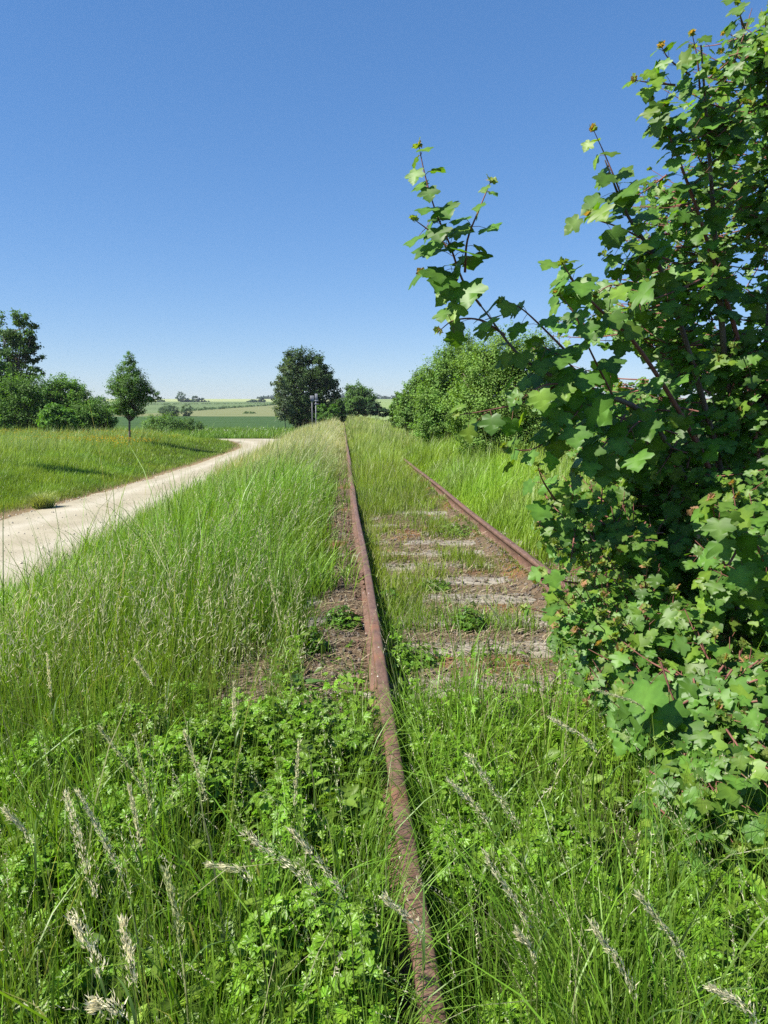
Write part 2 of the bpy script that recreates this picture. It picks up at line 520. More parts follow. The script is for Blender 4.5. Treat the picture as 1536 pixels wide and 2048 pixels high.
pc = lerp3((0.88, 0.86, 0.80), (1.06, 1.06, 1.06), np.clip(track, 0, 1))
eg = np.clip((np.abs(uu - 0.5) - 0.42) / 0.08, 0, 1)
pc = lerp3(pc, (0.62, 0.52, 0.40), eg * 0.8)
a.add(rows.reshape(-1, 3), None, np.stack([i, i + 1, i + nx + 1, i + nx], 1), pc.reshape(-1, 3))
tag(a.build("path", M_PATH, smooth=True), "pale crushed stone path curving away beside the railway bank", kind="structure")

def path_stones():
    a = Acc(); n = 2400
    y = 6 * (5.5 ** R.random(n)); k = R.random(n); k = np.where(R.random(n) < .5, np.where(k < .5, k * .16, 1 - (1 - k) * .16), k)
    x = path_left(y) + (path_right(y) - path_left(y)) * k
    sz = R.gamma(2, .006, n) + .004
    g = R.uniform(.26, .40, n); cc = np.stack([g, g * .92, g * .72], 1)
    z = np.maximum(height(x, y), -1.0 + .05 * np.sin(np.clip(k, 0, 1) * math.pi) ** .7) + .004
    an = R.uniform(0, 6.28, n)
    M = frames(np.stack([R.normal(0, .3, n), R.normal(0, .3, n), np.ones(n)], 1), np.stack([np.cos(an), np.sin(an), np.zeros(n)], 1))
    v = np.array([(-.6, -.5, 0), (.5, -.6, 0), (.7, .4, 0), (-.4, .6, 0), (-.3, -.3, .55), (.3, -.25, .6), (.3, .25, .5), (-.25, .3, .6)])
    q = [(0, 1, 5, 4), (1, 2, 6, 5), (2, 3, 7, 6), (3, 0, 4, 7), (4, 5, 6, 7)]
    stamp(a, v, None, q, M, np.stack([x, y, z], 1), sz, cc)
    tag(a.build("path_stones", M_STONE), "loose pale stones and crumbs lying on the path", "stones", kind="stuff")
path_stones()

# fields beyond
def tan_top(x): return np.interp(x, [-90, -78, -67, -45, 0], [262, 275, 340, 560, 800])
def field(name, label, xs, lo, hi, nv, mat):
    a = Acc(); xs = np.asarray(xs, float)
    V = np.linspace(0, 1, nv)
    L0 = np.array([lo(x) if callable(lo) else lo for x in xs], float); H0 = np.array([hi(x) if callable(hi) else hi for x in xs], float)
    Y = L0[None] + (H0 - L0)[None] * V[:, None]
    X = np.broadcast_to(xs[None], Y.shape)
    Z = height(X, Y) + 0.06 + 0.0012 * Y
    n = len(xs)
    i = (np.arange(nv - 1)[:, None] * n + np.arange(n - 1)[None]).ravel()
    a.add(np.stack([X, Y, Z], 2).reshape(-1, 3), None, np.stack([i, i + 1, i + n + 1, i + n], 1))
    return tag(a.build(name, mat, smooth=True), label, kind="structure")
xl = -np.geomspace(2000, 5.5, 60)
field("dark_green_field", "dark green crop field beyond the path", -np.geomspace(900, 6.5, 50), 92, 262, 40, field_mat("dark_crop", (0.03, 0.06, 0.02), (0.052, 0.098, 0.03), 0.35))
field("fallow_field", "pale fallow strip between the green fields", np.linspace(-89, -2, 60), 262, tan_top, 30, field_mat("fallow", (0.125, 0.145, 0.06), (0.175, 0.185, 0.09), 0.12))
field("grey_green_field", "bluish green wheat field on the slope", xl, tan_top, 800, 40, field_mat("wheat", (0.085, 0.125, 0.05), (0.12, 0.165, 0.07), 0.02))
field("yellow_green_field", "yellowish green field on the crest of the slope", xl, 800, 1200, 10, field_mat("young_corn", (0.22, 0.26, 0.11), (0.29, 0.32, 0.15), 0.01))
field("pasture", "light green pasture right of the railway", np.geomspace(5, 2000, 50), 170, 1200, 60, field_mat("pasture", (0.13, 0.19, 0.06), (0.20, 0.26, 0.10), 0.02))

# ------------------------------------------------------------------ rails and sleepers
X_L, X_Rr = 0.184, 1.684
PROF = [(x_ * .86, z_) for (x_, z_) in [(-.0625, -.150), (.0625, -.150), (.0625, -.141), (.020, -.128), (.0085, -.118), (.0085, -.052), (.024, -.040), (.0335, -.034), (.0335, -.008), (.028, -.002), (.016, 0.0),
        (-.016, 0.0), (-.028, -.002), (-.0335, -.008), (-.0335, -.034), (-.024, -.040), (-.0085, -.052), (-.0085, -.118), (-.020, -.128), (-.0625, -.141)]]
def rail_x(x0, y): return x0 + 0.010 * np.sin(y * 0.33 + x0) + 0.006 * np.sin(y * 0.9 + 2)
def rail_piece(a, x0, y0, y1):
    ys = np.concatenate([np.arange(y0, min(y1, 20), 0.4), np.geomspace(max(y0, 20), y1, 50) if y1 > 20 else [y1]])
    ys = np.unique(ys)
    P = np.array(PROF); n = len(P)
    xo = rail_x(x0, ys)
    zo = 0.004 * np.sin(ys * 0.55) * (ys > 3)
    v = np.stack([xo[:, None] + P[None, :, 0], np.repeat(ys[:, None], n, 1), zo[:, None] + P[None, :, 1]], 2)
    q = []
    for i_ in range(len(ys) - 1):
        for k in range(n):
            k2 = (k + 1) % n
            q.append((i_ * n + k, i_ * n + k2, (i_ + 1) * n + k2, (i_ + 1) * n + k))
    a.add(v.reshape(-1, 3), None, q)
def make_rail(x0, label):
    root = empty("rail", (x0, 1.0, -0.15), label, "rail")
    a = Acc()
    rail_piece(a, x0, -2.0, 6.20); rail_piece(a, x0, 6.208, 150.0)
    a.build("rail_bar", M_RAIL, root)
    for s in (-1, 1):
        f = Acc(); xx = rail_x(x0, 6.2)
        box(f, (xx + s * 0.016 - 0.007, 5.85, -0.122), (xx + s * 0.016 + 0.007, 6.56, -0.050), bev=0.003)
        fp = f.build("fishplate", M_STEEL, root)
        for yb in (5.95, 6.12, 6.29, 6.46):
            b = Acc()
            tube(b, [(xx + s * 0.0232, yb, -0.086), (xx + s * 0.040, yb, -0.086)], 0.014, 6)
            b.build("bolt", M_STEEL, fp)
    return root
make_rail(X_L, "rusty rail running unbroken from the bottom of the photo to the far trees")
make_rail(X_Rr, "rusty rail that leads in under the maple bush")

ORD = ["first", "second", "third", "fourth", "fifth", "sixth", "seventh", "eighth", "ninth", "tenth", "eleventh", "twelfth", "thirteenth"]
def make_sleeper(i, y):
    root = empty("sleeper", (0.934, y, -0.16), f"weathered grey sleeper between the rails, {ORD[i]} from the camera", "sleeper", "sleepers in the bare stretch of track")
    a = Acc()
    nxs = 30
    xs = np.linspace(-0.3, 2.17, nxs)
    w = 0.125 + 0.010 * (R.random(nxs) - .5)
    z1 = -0.167 + 0.012 * (R.random(nxs) - .5)
    sec = []
    for k in range(nxs):
        yo = y + 0.008 * (R.random() - .5)
        for (dy, dz) in ((-1, -.12), (-1, -.012), (-.86, 0), (-.3, .003 * R.random()), (.3, .003 * R.random()), (.86, 0), (1, -.012), (1, -.12)):
            sec.append((xs[k], yo + dy * w[k], z1[k] + dz))
    q = []
    for k in range(nxs - 1):
        for j in range(7):
            q.append((k * 8 + j, (k + 1) * 8 + j, (k + 1) * 8 + j + 1, k * 8 + j + 1))
    q += [(0, 1, 6, 7), (1, 2, 5, 6), (2, 3, 4, 5)]
    a.add(sec, None, q)
    a.build("timber", M_SLEEPER, root)
    for x0 in (X_L, X_Rr):
        p = Acc(); xx = rail_x(x0, y)
        box(p, (xx - 0.15, y - 0.085, -0.172), (xx + 0.15, y + 0.085, -0.152), bev=0.004)
        pl = p.build("baseplate", M_STEEL, root)
        for sx in (-1, 1):
            for sy in (-1, 1):
                b = Acc()
                tube(b, [(xx + sx * 0.105, y + sy * 0.05, -0.152), (xx + sx * 0.105, y + sy * 0.05, -0.122)], [0.014, 0.011], 6)
                b.build("bolt", M_STEEL, pl)
for i_, y_ in enumerate(3.99 + 0.65 * np.arange(13)):
    make_sleeper(i_, float(y_))

SLEEPER_Y = 3.99 + 0.65 * np.arange(13)
def topz(x, y):
    on = (np.min(np.abs(np.asarray(y)[:, None] - SLEEPER_Y[None]), 1) < .125) & (x > -.3) & (x < 2.17)
    return np.where(on, np.maximum(height(x, y), -.166), height(x, y))
# ballast stones and straw on the bare bed
def sample_zone(n, x0, x1, y0, y1, power=2.0):
    """points in the strip, denser towards the camera"""
    if power == 0: y = R.uniform(y0, y1, n)
    else:
        u = R.random(n); p = 1 - power
        y = (y0 ** p + u * (y1 ** p - y0 ** p)) ** (1 / p) if abs(p) > 1e-6 else y0 * (y1 / y0) ** u
    return R.uniform(x0, x1, n), y

ico_v = []; phi = (1 + 5 ** .5) / 2
for s1 in (-1, 1):
    for s2 in (-1, 1):
        ico_v += [(0, s1, s2 * phi), (s1, s2 * phi, 0), (s2 * phi, 0, s1)]
ico_v = np.array(ico_v, float) / math.sqrt(1 + phi * phi)
ico_t = []
for i in range(12):
    for j in range(i + 1, 12):
        for k in range(j + 1, 12):
            A_, B_, C_ = ico_v[i], ico_v[j], ico_v[k]
            if max(np.linalg.norm(A_ - B_), np.linalg.norm(B_ - C_), np.linalg.norm(A_ - C_)) < 1.1:
                ico_t.append((i, j, k) if np.dot(np.cross(B_ - A_, C_ - A_), A_ + B_ + C_) > 0 else (i, k, j))
def rot_rand(n):
    return frames(rand_unit(n), rand_unit(n))
x, y = sample_zone(26000, -0.65, 2.2, 2.4, 22, 1.3)
keep = (R.random(len(x)) < bare(x, y) ** 1.5 * 0.55) & (np.abs(x - X_L) > 0.05)
x, y = x[keep], y[keep]
a = Acc(); n = len(x)
sz = R.uniform(0.006, 0.02, n)
g = R.uniform(0.05, 0.15, n)
cc = np.stack([g * 1.2, g * 1.0, g * 0.8], 1)
stamp(a, ico_v * (1 + R.uniform(-.25, .25, (12, 1))), ico_t, None, rot_rand(n), np.stack([x, y, topz(x, y) + sz * .2], 1), np.stack([sz, sz * R.uniform(.6, 1, n), sz * R.uniform(.5, .9, n)], 1), cc)
tag(a.build("ballast", M_STONE), "crushed grey brown ballast stones between the sleepers", "ballast", kind="stuff")

x, y = sample_zone(60000, -0.9, 2.3, 1.2, 24, 1.3)
keep = (R.random(len(x)) < np.clip(bare(x, y) + 0.04, 0, 1)) & (np.abs(x - X_L) > 0.05)
x, y = x[keep], y[keep]; n = len(x)
ang = R.normal(0, 0.9, n)
nrm = np.stack([R.normal(0, .25, n), R.normal(0, .25, n), np.ones(n)], 1)
tip = np.stack([np.cos(ang), np.sin(ang), np.zeros(n)], 1)
st_v = np.array([(-.5, 0, 0), (.5, 0, 0), (.45, .5, .04), (-.45, .5, .04), (.2, 1, 0), (-.2, 1, 0)], float)
st_q = [(0, 1, 2, 3), (3, 2, 4, 5)]
k = R.random((n, 1))
cc = np.where(k < .45, (0.27, 0.215, 0.13), np.where(k < .75, (0.17, 0.11, 0.075), (0.34, 0.285, 0.19))) * R.uniform(.6, 1.2, (n, 1))
a = Acc()
ln = R.uniform(0.03, 0.14, n)
stamp(a, st_v, None, st_q, frames(nrm, tip), np.stack([x, y, topz(x, y) + R.uniform(0.003, 0.02, n)], 1), np.stack([R.uniform(.0015, .004, n) * (1 + y * .12), ln, ln], 1), cc)
tag(a.build("straw_litter", M_STRAW), "dry tan straw and stalk litter lying on the bare bed", "litter", kind="stuff")

# ------------------------------------------------------------------ grass
def blades(acc, P, H, W, az, lean, segs, c0, c1, droop=0.0, fa=None):
    n = len(P)
    if n == 0: return
    if fa is None: fa = R.uniform(0, 2 * math.pi, n)
    pf = (.62 + .76 * fbm(P[:, 0] + 7, P[:, 1] + 2, 1.3))[:, None] * (.8 + .4 * fbm(P[:, 0], P[:, 1] + 50, .35))[:, None]
    yf = (.78 + .38 * fbm(P[:, 0] + 90, P[:, 1], .8))
    pf = pf * np.stack([yf, np.ones(n), 1.6 - .6 * yf], 1)
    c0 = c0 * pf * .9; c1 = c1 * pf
    d = np.stack([np.cos(az), np.sin(az), np.zeros(n)], 1)
    w = np.stack([np.cos(fa), np.sin(fa), np.zeros(n)], 1)
    vs = []; cs = []
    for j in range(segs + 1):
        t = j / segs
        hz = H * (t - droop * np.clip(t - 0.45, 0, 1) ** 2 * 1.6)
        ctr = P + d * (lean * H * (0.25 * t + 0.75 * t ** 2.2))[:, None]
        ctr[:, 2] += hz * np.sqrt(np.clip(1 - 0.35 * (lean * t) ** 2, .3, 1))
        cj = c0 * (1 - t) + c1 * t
        if j < segs:
            ww = (W * (1 - t ** 2 * 0.75) * 0.5)[:, None]
            vs += [ctr - w * ww, ctr + w * ww]; cs += [cj, cj]
        else:
            vs.append(ctr); cs.append(cj)
    m = 2 * segs + 1
    v = np.stack(vs, 1).reshape(-1, 3); c = np.stack(cs, 1).reshape(-1, 3)
    off = (np.arange(n) * m)[:, None]
    q = np.concatenate([off + np.array([2 * j, 2 * j + 1, 2 * j + 3, 2 * j + 2]) for j in range(segs - 1)]) if segs > 1 else None
    t_ = off + np.array([2 * segs - 2, 2 * segs - 1, 2 * segs])
    acc.add(v, t_, q, c)

def in_view(x, y, extra=0.35):
    return (x > -0.455 * y - 0.3 - extra) & (x < 0.56 * y + 0.3 + extra)

GREEN_GAIN = np.array([[1.75, 1.72, 0.95]])      # foliage albedo level
def green(n, base, var=0.25, yellow=0.3):
    """per-blade greens: mixed towards yellow and dark"""
    b = GREEN_GAIN * np.asarray(base, float)[None] * R.uniform(1 - var, 1 + var, (n, 1))
    k = R.random((n, 1)) * yellow
    return b * (1 - k) + np.array([[0.21, 0.235, 0.035]]) * k

STRAW = np.array([[0.40, 0.36, 0.22]])

spk_v = np.array([(0, 0, 0), (.5, .35, .25), (0, .4, 0), (-.5, .35, .25), (0, 1.0, .1)], float)
spk_t = [(0, 1, 2), (0, 2, 3), (2, 1, 4), (2, 4, 3)]

def flower_stems(acc, P, H, az, lean, wst, head, hw, cstem, chead, nsp=9):
    """thin stems topped by narrow seed heads, all inside one mesh"""
    n = len(P)
    blades(acc, P, H, wst, az, lean, 3, cstem, cstem)
    d = np.stack([np.cos(az), np.sin(az), np.zeros(n)], 1)
    for k in range(nsp):
        t = 1 - head * (k / nsp) * R.uniform(.9, 1.1, n)
        ctr = P + d * (lean * H * (0.25 * t + 0.75 * t ** 2.2))[:, None]
        ctr[:, 2] += H * t * np.sqrt(np.clip(1 - 0.35 * (lean * t) ** 2, .3, 1))
        up = d * (lean * 1.2)[:, None] + np.array([0, 0, 1.0]) + R.normal(0, .28, (n, 3))
        M = frames(rand_unit(n), up)
        s = H * head / nsp * R.uniform(1.3, 2.0, n)
        stamp(acc, spk_v, spk_t, None, M, ctr, np.stack([hw, s, hw], 1), chead * R.uniform(.8, 1.2, (n, 1)))

def zone(x0f, x1f, y0, y1, n, power):
    u = R.random(n); p = 1 - power
    y = (y0 ** p + u * (y1 ** p - y0 ** p)) ** (1 / p) if abs(p) > 1e-6 else y0 * (y1 / y0) ** u
    lo, hi = x0f(y), x1f(y)
    x = lo + R.random(n) * (hi - lo)
    return x, y

def tuft(x, y, k=14, r=.035):
    """gathers scattered blade roots into tufts; also gives each blade its tuft's own vigour, shade and lean"""
    n = len(x); nc = max(n // k, 1)
    i = R.integers(0, nc, n)
    rr = r * (1 + .05 * y[i]) * R.uniform(.6, 1.5, nc)[i]
    dx, dy = R.normal(0, 1, n) * rr, R.normal(0, 1, n) * rr
    vig = R.uniform(.6, 1.35, nc)[i]; shade = R.uniform(.62, 1.35, nc)[i]; az = R.uniform(-3.1, 3.1, nc)[i]
    loose = R.random(n) < .3
    dx = np.where(loose, dx * 4, dx); dy = np.where(loose, dy * 4, dy)
    return x[i] + dx, y[i] + dy, vig, shade[:, None], np.where(R.random(n) < .5, np.arctan2(dy, dx) + R.normal(0, .6, n), az + R.normal(0, .5, n))

def on_rail(x): return (np.abs(x - X_L) < 0.05) | (np.abs(x - X_Rr) < 0.05)

# --- bank left of the rail
a = Acc()
x, y = zone(lambda y: np.maximum(-0.46 * y - 0.6, -3.9), lambda y: np.full_like(y, 0.13), 0.75, 6, 60000, 1.0)
b = bare(x, y)
cl = fbm(x, y, 2.2)
keep = (R.random(len(x)) > b * 1.25) & (R.random(len(x)) < np.clip(.10 + (cl - .5) * .6 + .9 * sstep(2.4, 4.4, y + (fbm(x, y, .9) - .5) * 1.6), 0.07, 1)) & ~on_rail(x)
x, y, vig, shd, taz = tuft(x[keep], y[keep]); cl = fbm(x, y, 2.2)
ok = ~on_rail(x) & (R.random(len(x)) > bare(x, y) * 1.2); x, y, vig, shd, taz, cl = x[ok], y[ok], vig[ok], shd[ok], taz[ok], cl[ok]; n = len(x)
near_rail = sstep(-0.75, -0.05, x)
H = vig * R.gamma(6, 0.055, n) * (0.9 + 0.45 * sstep(2.5, 5, y)) * (1 - 0.42 * near_rail) * (0.75 + .5 * cl) * (1 - .38 * sstep(-1.6, -2.8, x)) * (1 - .7 * np.exp(-((x + .46) / .3) ** 2 - ((y - 3.45) / .7) ** 2)) * (.72 + .56 * sstep(.35, .6, fbm(x + 4, y + 77, .9)))
P = np.stack([x, y, height(x, y) - 0.01], 1)
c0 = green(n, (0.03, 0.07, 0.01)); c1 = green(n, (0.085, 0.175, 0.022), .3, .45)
dry = R.random((n, 1)) < 0.09
c1 = np.where(dry, STRAW * R.uniform(.6, 1.1, (n, 1)), c1)
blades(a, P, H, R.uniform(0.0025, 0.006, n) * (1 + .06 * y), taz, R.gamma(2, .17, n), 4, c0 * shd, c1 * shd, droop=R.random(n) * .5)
x, y = zone(lambda y: np.maximum(-0.46 * y - 0.7, -3.95), lambda y: np.full_like(y, 0.12), 6, 22, 75000, 1.0)
b = bare(x, y)
keep = (R.random(len(x)) > b * 1.15) & ~on_rail(x)
x, y, vig, shd, taz = tuft(x[keep], y[keep])
ok = ~on_rail(x) & (x < .12); x, y, vig, shd, taz = x[ok], y[ok], vig[ok], shd[ok], taz[ok]; n = len(x)
cl = fbm(x, y, 0.9)
near_rail = sstep(-0.9, -0.1, x)
H = vig * R.gamma(8, 0.058, n) * (0.8 + .5 * cl) * (1 - 0.5 * near_rail) * (1 - .38 * sstep(-1.8, -3.2, x) * (1 - .6 * sstep(10, 20, y)))
P = np.stack([x, y, height(x, y) - 0.01], 1)
pale = np.clip((sstep(0.4, 0.6, cl) * .5 + .75 * sstep(-2.6, -1.2, x)) * sstep(10, 20, y), 0, 1)[:, None] * R.uniform(.2, 1.1, (n, 1))
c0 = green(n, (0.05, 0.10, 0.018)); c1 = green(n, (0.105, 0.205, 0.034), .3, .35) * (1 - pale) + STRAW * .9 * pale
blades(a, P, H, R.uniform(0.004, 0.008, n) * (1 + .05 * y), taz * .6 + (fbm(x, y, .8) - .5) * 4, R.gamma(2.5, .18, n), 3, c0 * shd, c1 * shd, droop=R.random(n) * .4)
x, y = zone(lambda y: np.maximum(-0.46 * y - 1, -3.95 - 0 * y), lambda y: np.full_like(y, 0.11), 22, 92, 60000, 1.0)
keep = (R.random(len(x)) > bare(x, y)) & ~on_rail(x)
x, y = x[keep], y[keep]; n = len(x)
cl = fbm(x, y, 0.6)
near_rail = sstep(-0.8, -0.05, x)
H = R.gamma(9, 0.056, n) * (0.85 + .4 * cl) * (1 - 0.6 * near_rail) 
P = np.stack([x, y, height(x, y) - 0.01], 1)
pale = np.clip((.6 + .5 * sstep(0.3, 0.6, cl))[:, None] * R.uniform(.4, 1.2, (n, 1)), 0, 1)
c0 = green(n, (0.07, 0.115, 0.025)) * (1 - .4 * pale) + STRAW * .4 * pale; c1 = green(n, (0.12, 0.19, 0.04), .3, .4) * (1 - pale) + STRAW * pale * 1.1
blades(a, P, H, R.uniform(0.012, 0.022, n) * (y / 25), R.normal(0.2, .9, n), R.gamma(2.5, .15, n), 2, c0, c1)
tag(a.build("bank_grass", M_GRASS), "tall green grass covering the bank left of the rail", "grass", kind="stuff")

# seed heads over the bank
a = Acc()
x, y = zone(lambda y: np.maximum(-0.46 * y - 0.6, -4.0), lambda y: np.full_like(y, -0.25), 3.0, 80, 4800, 1.0)
keep = R.random(len(x)) < np.clip(fbm(x, y, .7) * 2.2 - .35, .1, 1)
x, y = x[keep], y[keep]; n = len(x)
P = np.stack([x, y, height(x, y)], 1)
H = R.uniform(0.45, 0.88, n) * (1 - .2 * sstep(-.8, -.2, x)) * (1 - .3 * sstep(-1.6, -2.8, x))
flower_stems(a, P, H, R.normal(0.0, 1.2, n), R.uniform(.08, .4, n), 0.0022 * (1 + .09 * y), R.uniform(.16, .28, n), 0.0028 * (1 + .10 * y),
             green(n, (0.10, 0.15, 0.045)), np.where(R.random((n, 1)) < .5, (0.58, 0.54, 0.36), (0.42, 0.44, 0.24)), 8)
x, y = zone(lambda y: np.maximum(-0.46 * y - 0.6, -3.0), lambda y: np.minimum(.58 * y + .4, 2.4), 1.3, 5.0, 800, 1.0)
keep = ~on_rail(x) & (R.random(len(x)) > bare(x, y) * .8); x, y = x[keep], y[keep]; n = len(x)
flower_stems(a, np.stack([x, y, height(x, y)], 1), R.uniform(.32, .62, n), R.normal(2.6, 1.0, n), R.uniform(.1, .6, n), np.full(n, .0022), R.uniform(.14, .3, n), R.uniform(.0016, .0026, n),
             green(n, (0.09, 0.15, 0.035)), np.where(R.random((n, 1)) < .5, (0.68, 0.63, 0.44), (0.38, 0.42, 0.2)), 22)
x, y = zone(lambda y: np.maximum(-0.46 * y - 0.6, -3.5), lambda y: np.minimum(.58 * y + .4, 2.2), 1.0, 4.5, 2600, 1.0)
keep = ~on_rail(x) & (R.random(len(x)) > bare(x, y) * .9); x, y = x[keep], y[keep]; n = len(x)
blades(a, np.stack([x, y, height(x, y)], 1), R.uniform(.3, .62, n), R.uniform(.0018, .003, n), R.normal(0, 2, n), R.uniform(.03, .35, n), 4, green(n, (0.07, 0.13, 0.03)), green(n, (0.11, 0.17, 0.05)))
tag(a.build("flowering_grass", M_SEED), "pale flowering grass heads and thin stems over the bank and weeds", "grass", kind="stuff")

# --- between and right of the rails
a = Acc()
x, y = zone(lambda y: np.full_like(y, 0.24), lambda y: np.minimum(1.64, 0.58 * y + .5), 0.75, 5, 34000, 1.0)
cl = fbm(x + 5, y, 2.0)
keep = (R.random(len(x)) > bare(x, y) * 1.2) & (R.random(len(x)) < np.clip((cl * 2.4 - .6) * .38 + .5 * sstep(2.5, 4, y), .10, 1)) & ~on_rail(x)
x, y, vig, shd, taz = tuft(x[keep], y[keep]); cl = fbm(x + 5, y, 2.0)
ok = ~on_rail(x) & (x > .23); x, y, vig, shd, taz, cl = x[ok], y[ok], vig[ok], shd[ok], taz[ok], cl[ok]; n = len(x)
hug = np.exp(-((x - .30) / .12) ** 2)
H = vig * R.gamma(6, 0.05, n) * (.75 + .5 * cl) * (1 - 0.35 * hug) * (1 - .3 * sstep(2.5, 4.5, y))
P = np.stack([x, y, height(x, y) - 0.01], 1)
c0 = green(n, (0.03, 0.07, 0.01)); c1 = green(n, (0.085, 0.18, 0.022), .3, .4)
dry = R.random((n, 1)) < 0.09
c1 = np.where(dry, STRAW * R.uniform(.6, 1.1, (n, 1)), c1)
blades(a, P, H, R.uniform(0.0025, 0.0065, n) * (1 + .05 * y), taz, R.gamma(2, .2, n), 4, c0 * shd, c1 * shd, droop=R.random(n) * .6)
x, y = zone(lambda y: np.full_like(y, 0.24), lambda y: np.full_like(y, 1.64), 5, 18, 34000, 1.0)
cl = fbm(x + 5, y, 1.4)
keep = (R.random(len(x)) > np.clip(bare(x, y) * 1.15 - sstep(.44, .62, cl) * .8, 0, .96)) & ~on_rail(x)
x, y, cl = x[keep], y[keep], cl[keep]; n = len(x)
H = R.gamma(6, 0.03, n) * (.6 + .6 * cl) * (.7 + 1.3 * sstep(8, 18, y)) * (1 - .72 * sstep(1.2, 1.5, x))
P = np.stack([x, y, height(x, y) - 0.01], 1)
c0 = green(n, (0.06, 0.11, 0.02)); c1 = green(n, (0.13, 0.19, 0.03), .3, .6)
dry = R.random((n, 1)) < 0.22
c1 = np.where(dry, STRAW * R.uniform(.5, 1.0, (n, 1)), c1)
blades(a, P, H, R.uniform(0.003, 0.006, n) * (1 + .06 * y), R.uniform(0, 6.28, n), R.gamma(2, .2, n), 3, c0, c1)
x, y = zone(lambda y: np.full_like(y, 0.25), lambda y: np.full_like(y, 1.64), 18, 130, 40000, 1.0)
n = len(x); cl = fbm(x, y, .6)
H = R.gamma(8, 0.038, n) * (.8 + .5 * cl) * (1 + .5 * sstep(25, 45, y))
H = H * (1 - .75 * sstep(1.25, 1.5, x) * (1 - sstep(17, 25, y)))
H = np.where(x < .5, H * .5, H)
P = np.stack([x, y, height(x, y) - 0.01], 1)
pale = np.clip((sstep(0.3, 0.6, cl) * (.35 + .65 * sstep(22, 50, y)))[:, None] * R.uniform(.2, 1.1, (n, 1)), 0, 1)
c0 = green(n, (0.07, 0.12, 0.02)); c1 = green(n, (0.13, 0.20, 0.035), .3, .5) * (1 - pale) + STRAW * pale
blades(a, P, H, R.uniform(0.012, 0.02, n) * (y / 22), R.normal(0.2, 1.2, n), R.gamma(2.5, .15, n), 2, c0, c1)
nn = 900
y = R.uniform(.85, 1, nn) * 1.0 + R.random(nn) ** 1.5 * 2.3; sd_ = np.where(R.random(nn) < .45, -1, 1)
x = X_L + sd_ * R.uniform(.05, .16, nn)
az_ = np.where(sd_ > 0, math.pi, 0) + R.normal(0, .9, nn)
blades(a, np.stack([x, y, height(x, y)], 1), R.uniform(.2, .42, nn), R.uniform(.0025, .005, nn), az_, R.uniform(.2, .9, nn), 5, green(nn, (0.05, 0.10, 0.015)), green(nn, (0.09, 0.18, 0.03), .3, .4), droop=R.random(nn) * .7)
tag(a.build("track_grass", M_GRASS), "grass growing between the two rails", "grass", kind="stuff")

a = Acc()
x, y = zone(lambda y: np.full_like(y, 1.74), lambda y: np.minimum(.58 * y + .4, 3.8), 2.2, 7, 14000, 1.0)
keep = R.random(len(x)) > bare(x, y)
x, y = x[keep], y[keep]; n = len(x)
P = np.stack([x, y, height(x, y) - 0.01], 1)
blades(a, P, R.gamma(6, .045, n), R.uniform(.003, .007, n) * (1 + .06 * y), R.uniform(0, 6.28, n), R.gamma(2, .2, n), 3, green(n, (0.05, 0.10, 0.015)), green(n, (0.10, 0.18, 0.025), .3, .5), droop=R.random(n) * .5)
x, y = zone(lambda y: np.full_like(y, 1.74), lambda y: np.minimum(.45 * y, 4.2), 7, 26, 52000, 1.0)
keep = R.random(len(x)) > bare(x, y)
x, y = x[keep], y[keep]; n = len(x); cl = fbm(x, y, .9)
P = np.stack([x, y, height(x, y) - 0.01], 1)
H = R.gamma(8, .055, n) * (.7 + .5 * cl) * (.25 + .75 * sstep(1.74, 2.3, x)) * (1 + .5 * sstep(2.5, 3.4, x))
pale = (sstep(0.5, 0.65, cl))[:, None] * R.random((n, 1)) * .7
blades(a, P, H, R.uniform(.004, .008, n) * (1 + .05 * y), R.normal(.2, 1.2, n), R.gamma(2.5, .14, n), 3, green(n, (0.06, 0.12, 0.016)), green(n, (0.13, 0.215, 0.028), .3, .5) * (1 - pale) + STRAW * .8 * pale, droop=R.random(n) * .3)
x, y = zone(lambda y: np.full_like(y, 1.74), lambda y: np.full_like(y, 5.0), 26, 130, 30000, 1.0)
n = len(x); cl = fbm(x, y, .6)
P = np.stack([x, y, height(x, y) - 0.01], 1)
pale = np.clip(sstep(0.3, 0.6, cl)[:, None] * R.uniform(.1, 1.0, (n, 1)), 0, 1)
blades(a, P, R.gamma(8, .06, n) * (.8 + .4 * cl), R.uniform(.012, .02, n) * (y / 22), R.normal(.2, 1.2, n), R.gamma(2.5, .14, n), 2, green(n, (0.07, 0.12, 0.02)), green(n, (0.13, 0.20, 0.035), .3, .5) * (1 - pale) + STRAW * pale)
tag(a.build("trackside_grass", M_GRASS), "bright yellow green grass right of the track below the hedge", "grass", kind="stuff")

# --- meadow left of the path
a = Acc()
x, y = zone(lambda y: -0.47 * y - 1.5, lambda y: path_left(y) - .05, 14, 62, 130000, 1.2)
d = path_left(y) - x
n_ = fbm(x, y, .5)
keep = (d > 0.05) & (R.random(len(x)) < np.clip(sstep(0.0, 0.8, d + (n_ - .5) * .8) + .08, 0, 1))
x, y, d = x[keep], y[keep], d[keep]; n = len(x); cl = fbm(x, y, .45)
tall = sstep(1.5, 7, d) 
H = R.gamma(8, .016, n) * (1 + 2.6 * tall) * (.7 + .6 * cl)
P = np.stack([x, y, height(x, y) - 0.01], 1)
pale = np.clip((tall * (.45 + .6 * sstep(.35, .6, cl)))[:, None] * R.uniform(.2, 1.1, (n, 1)), 0, 1)
brown = (np.exp(-(d / .5) ** 2))[:, None] * R.random((n, 1))
c1 = green(n, (0.12, 0.195, 0.04), .3, .45) * (1 - pale) + np.array([[0.29, 0.33, 0.15]]) * pale
c1 = c1 * (1 - brown) + np.array([[0.24, 0.17, 0.08]]) * brown
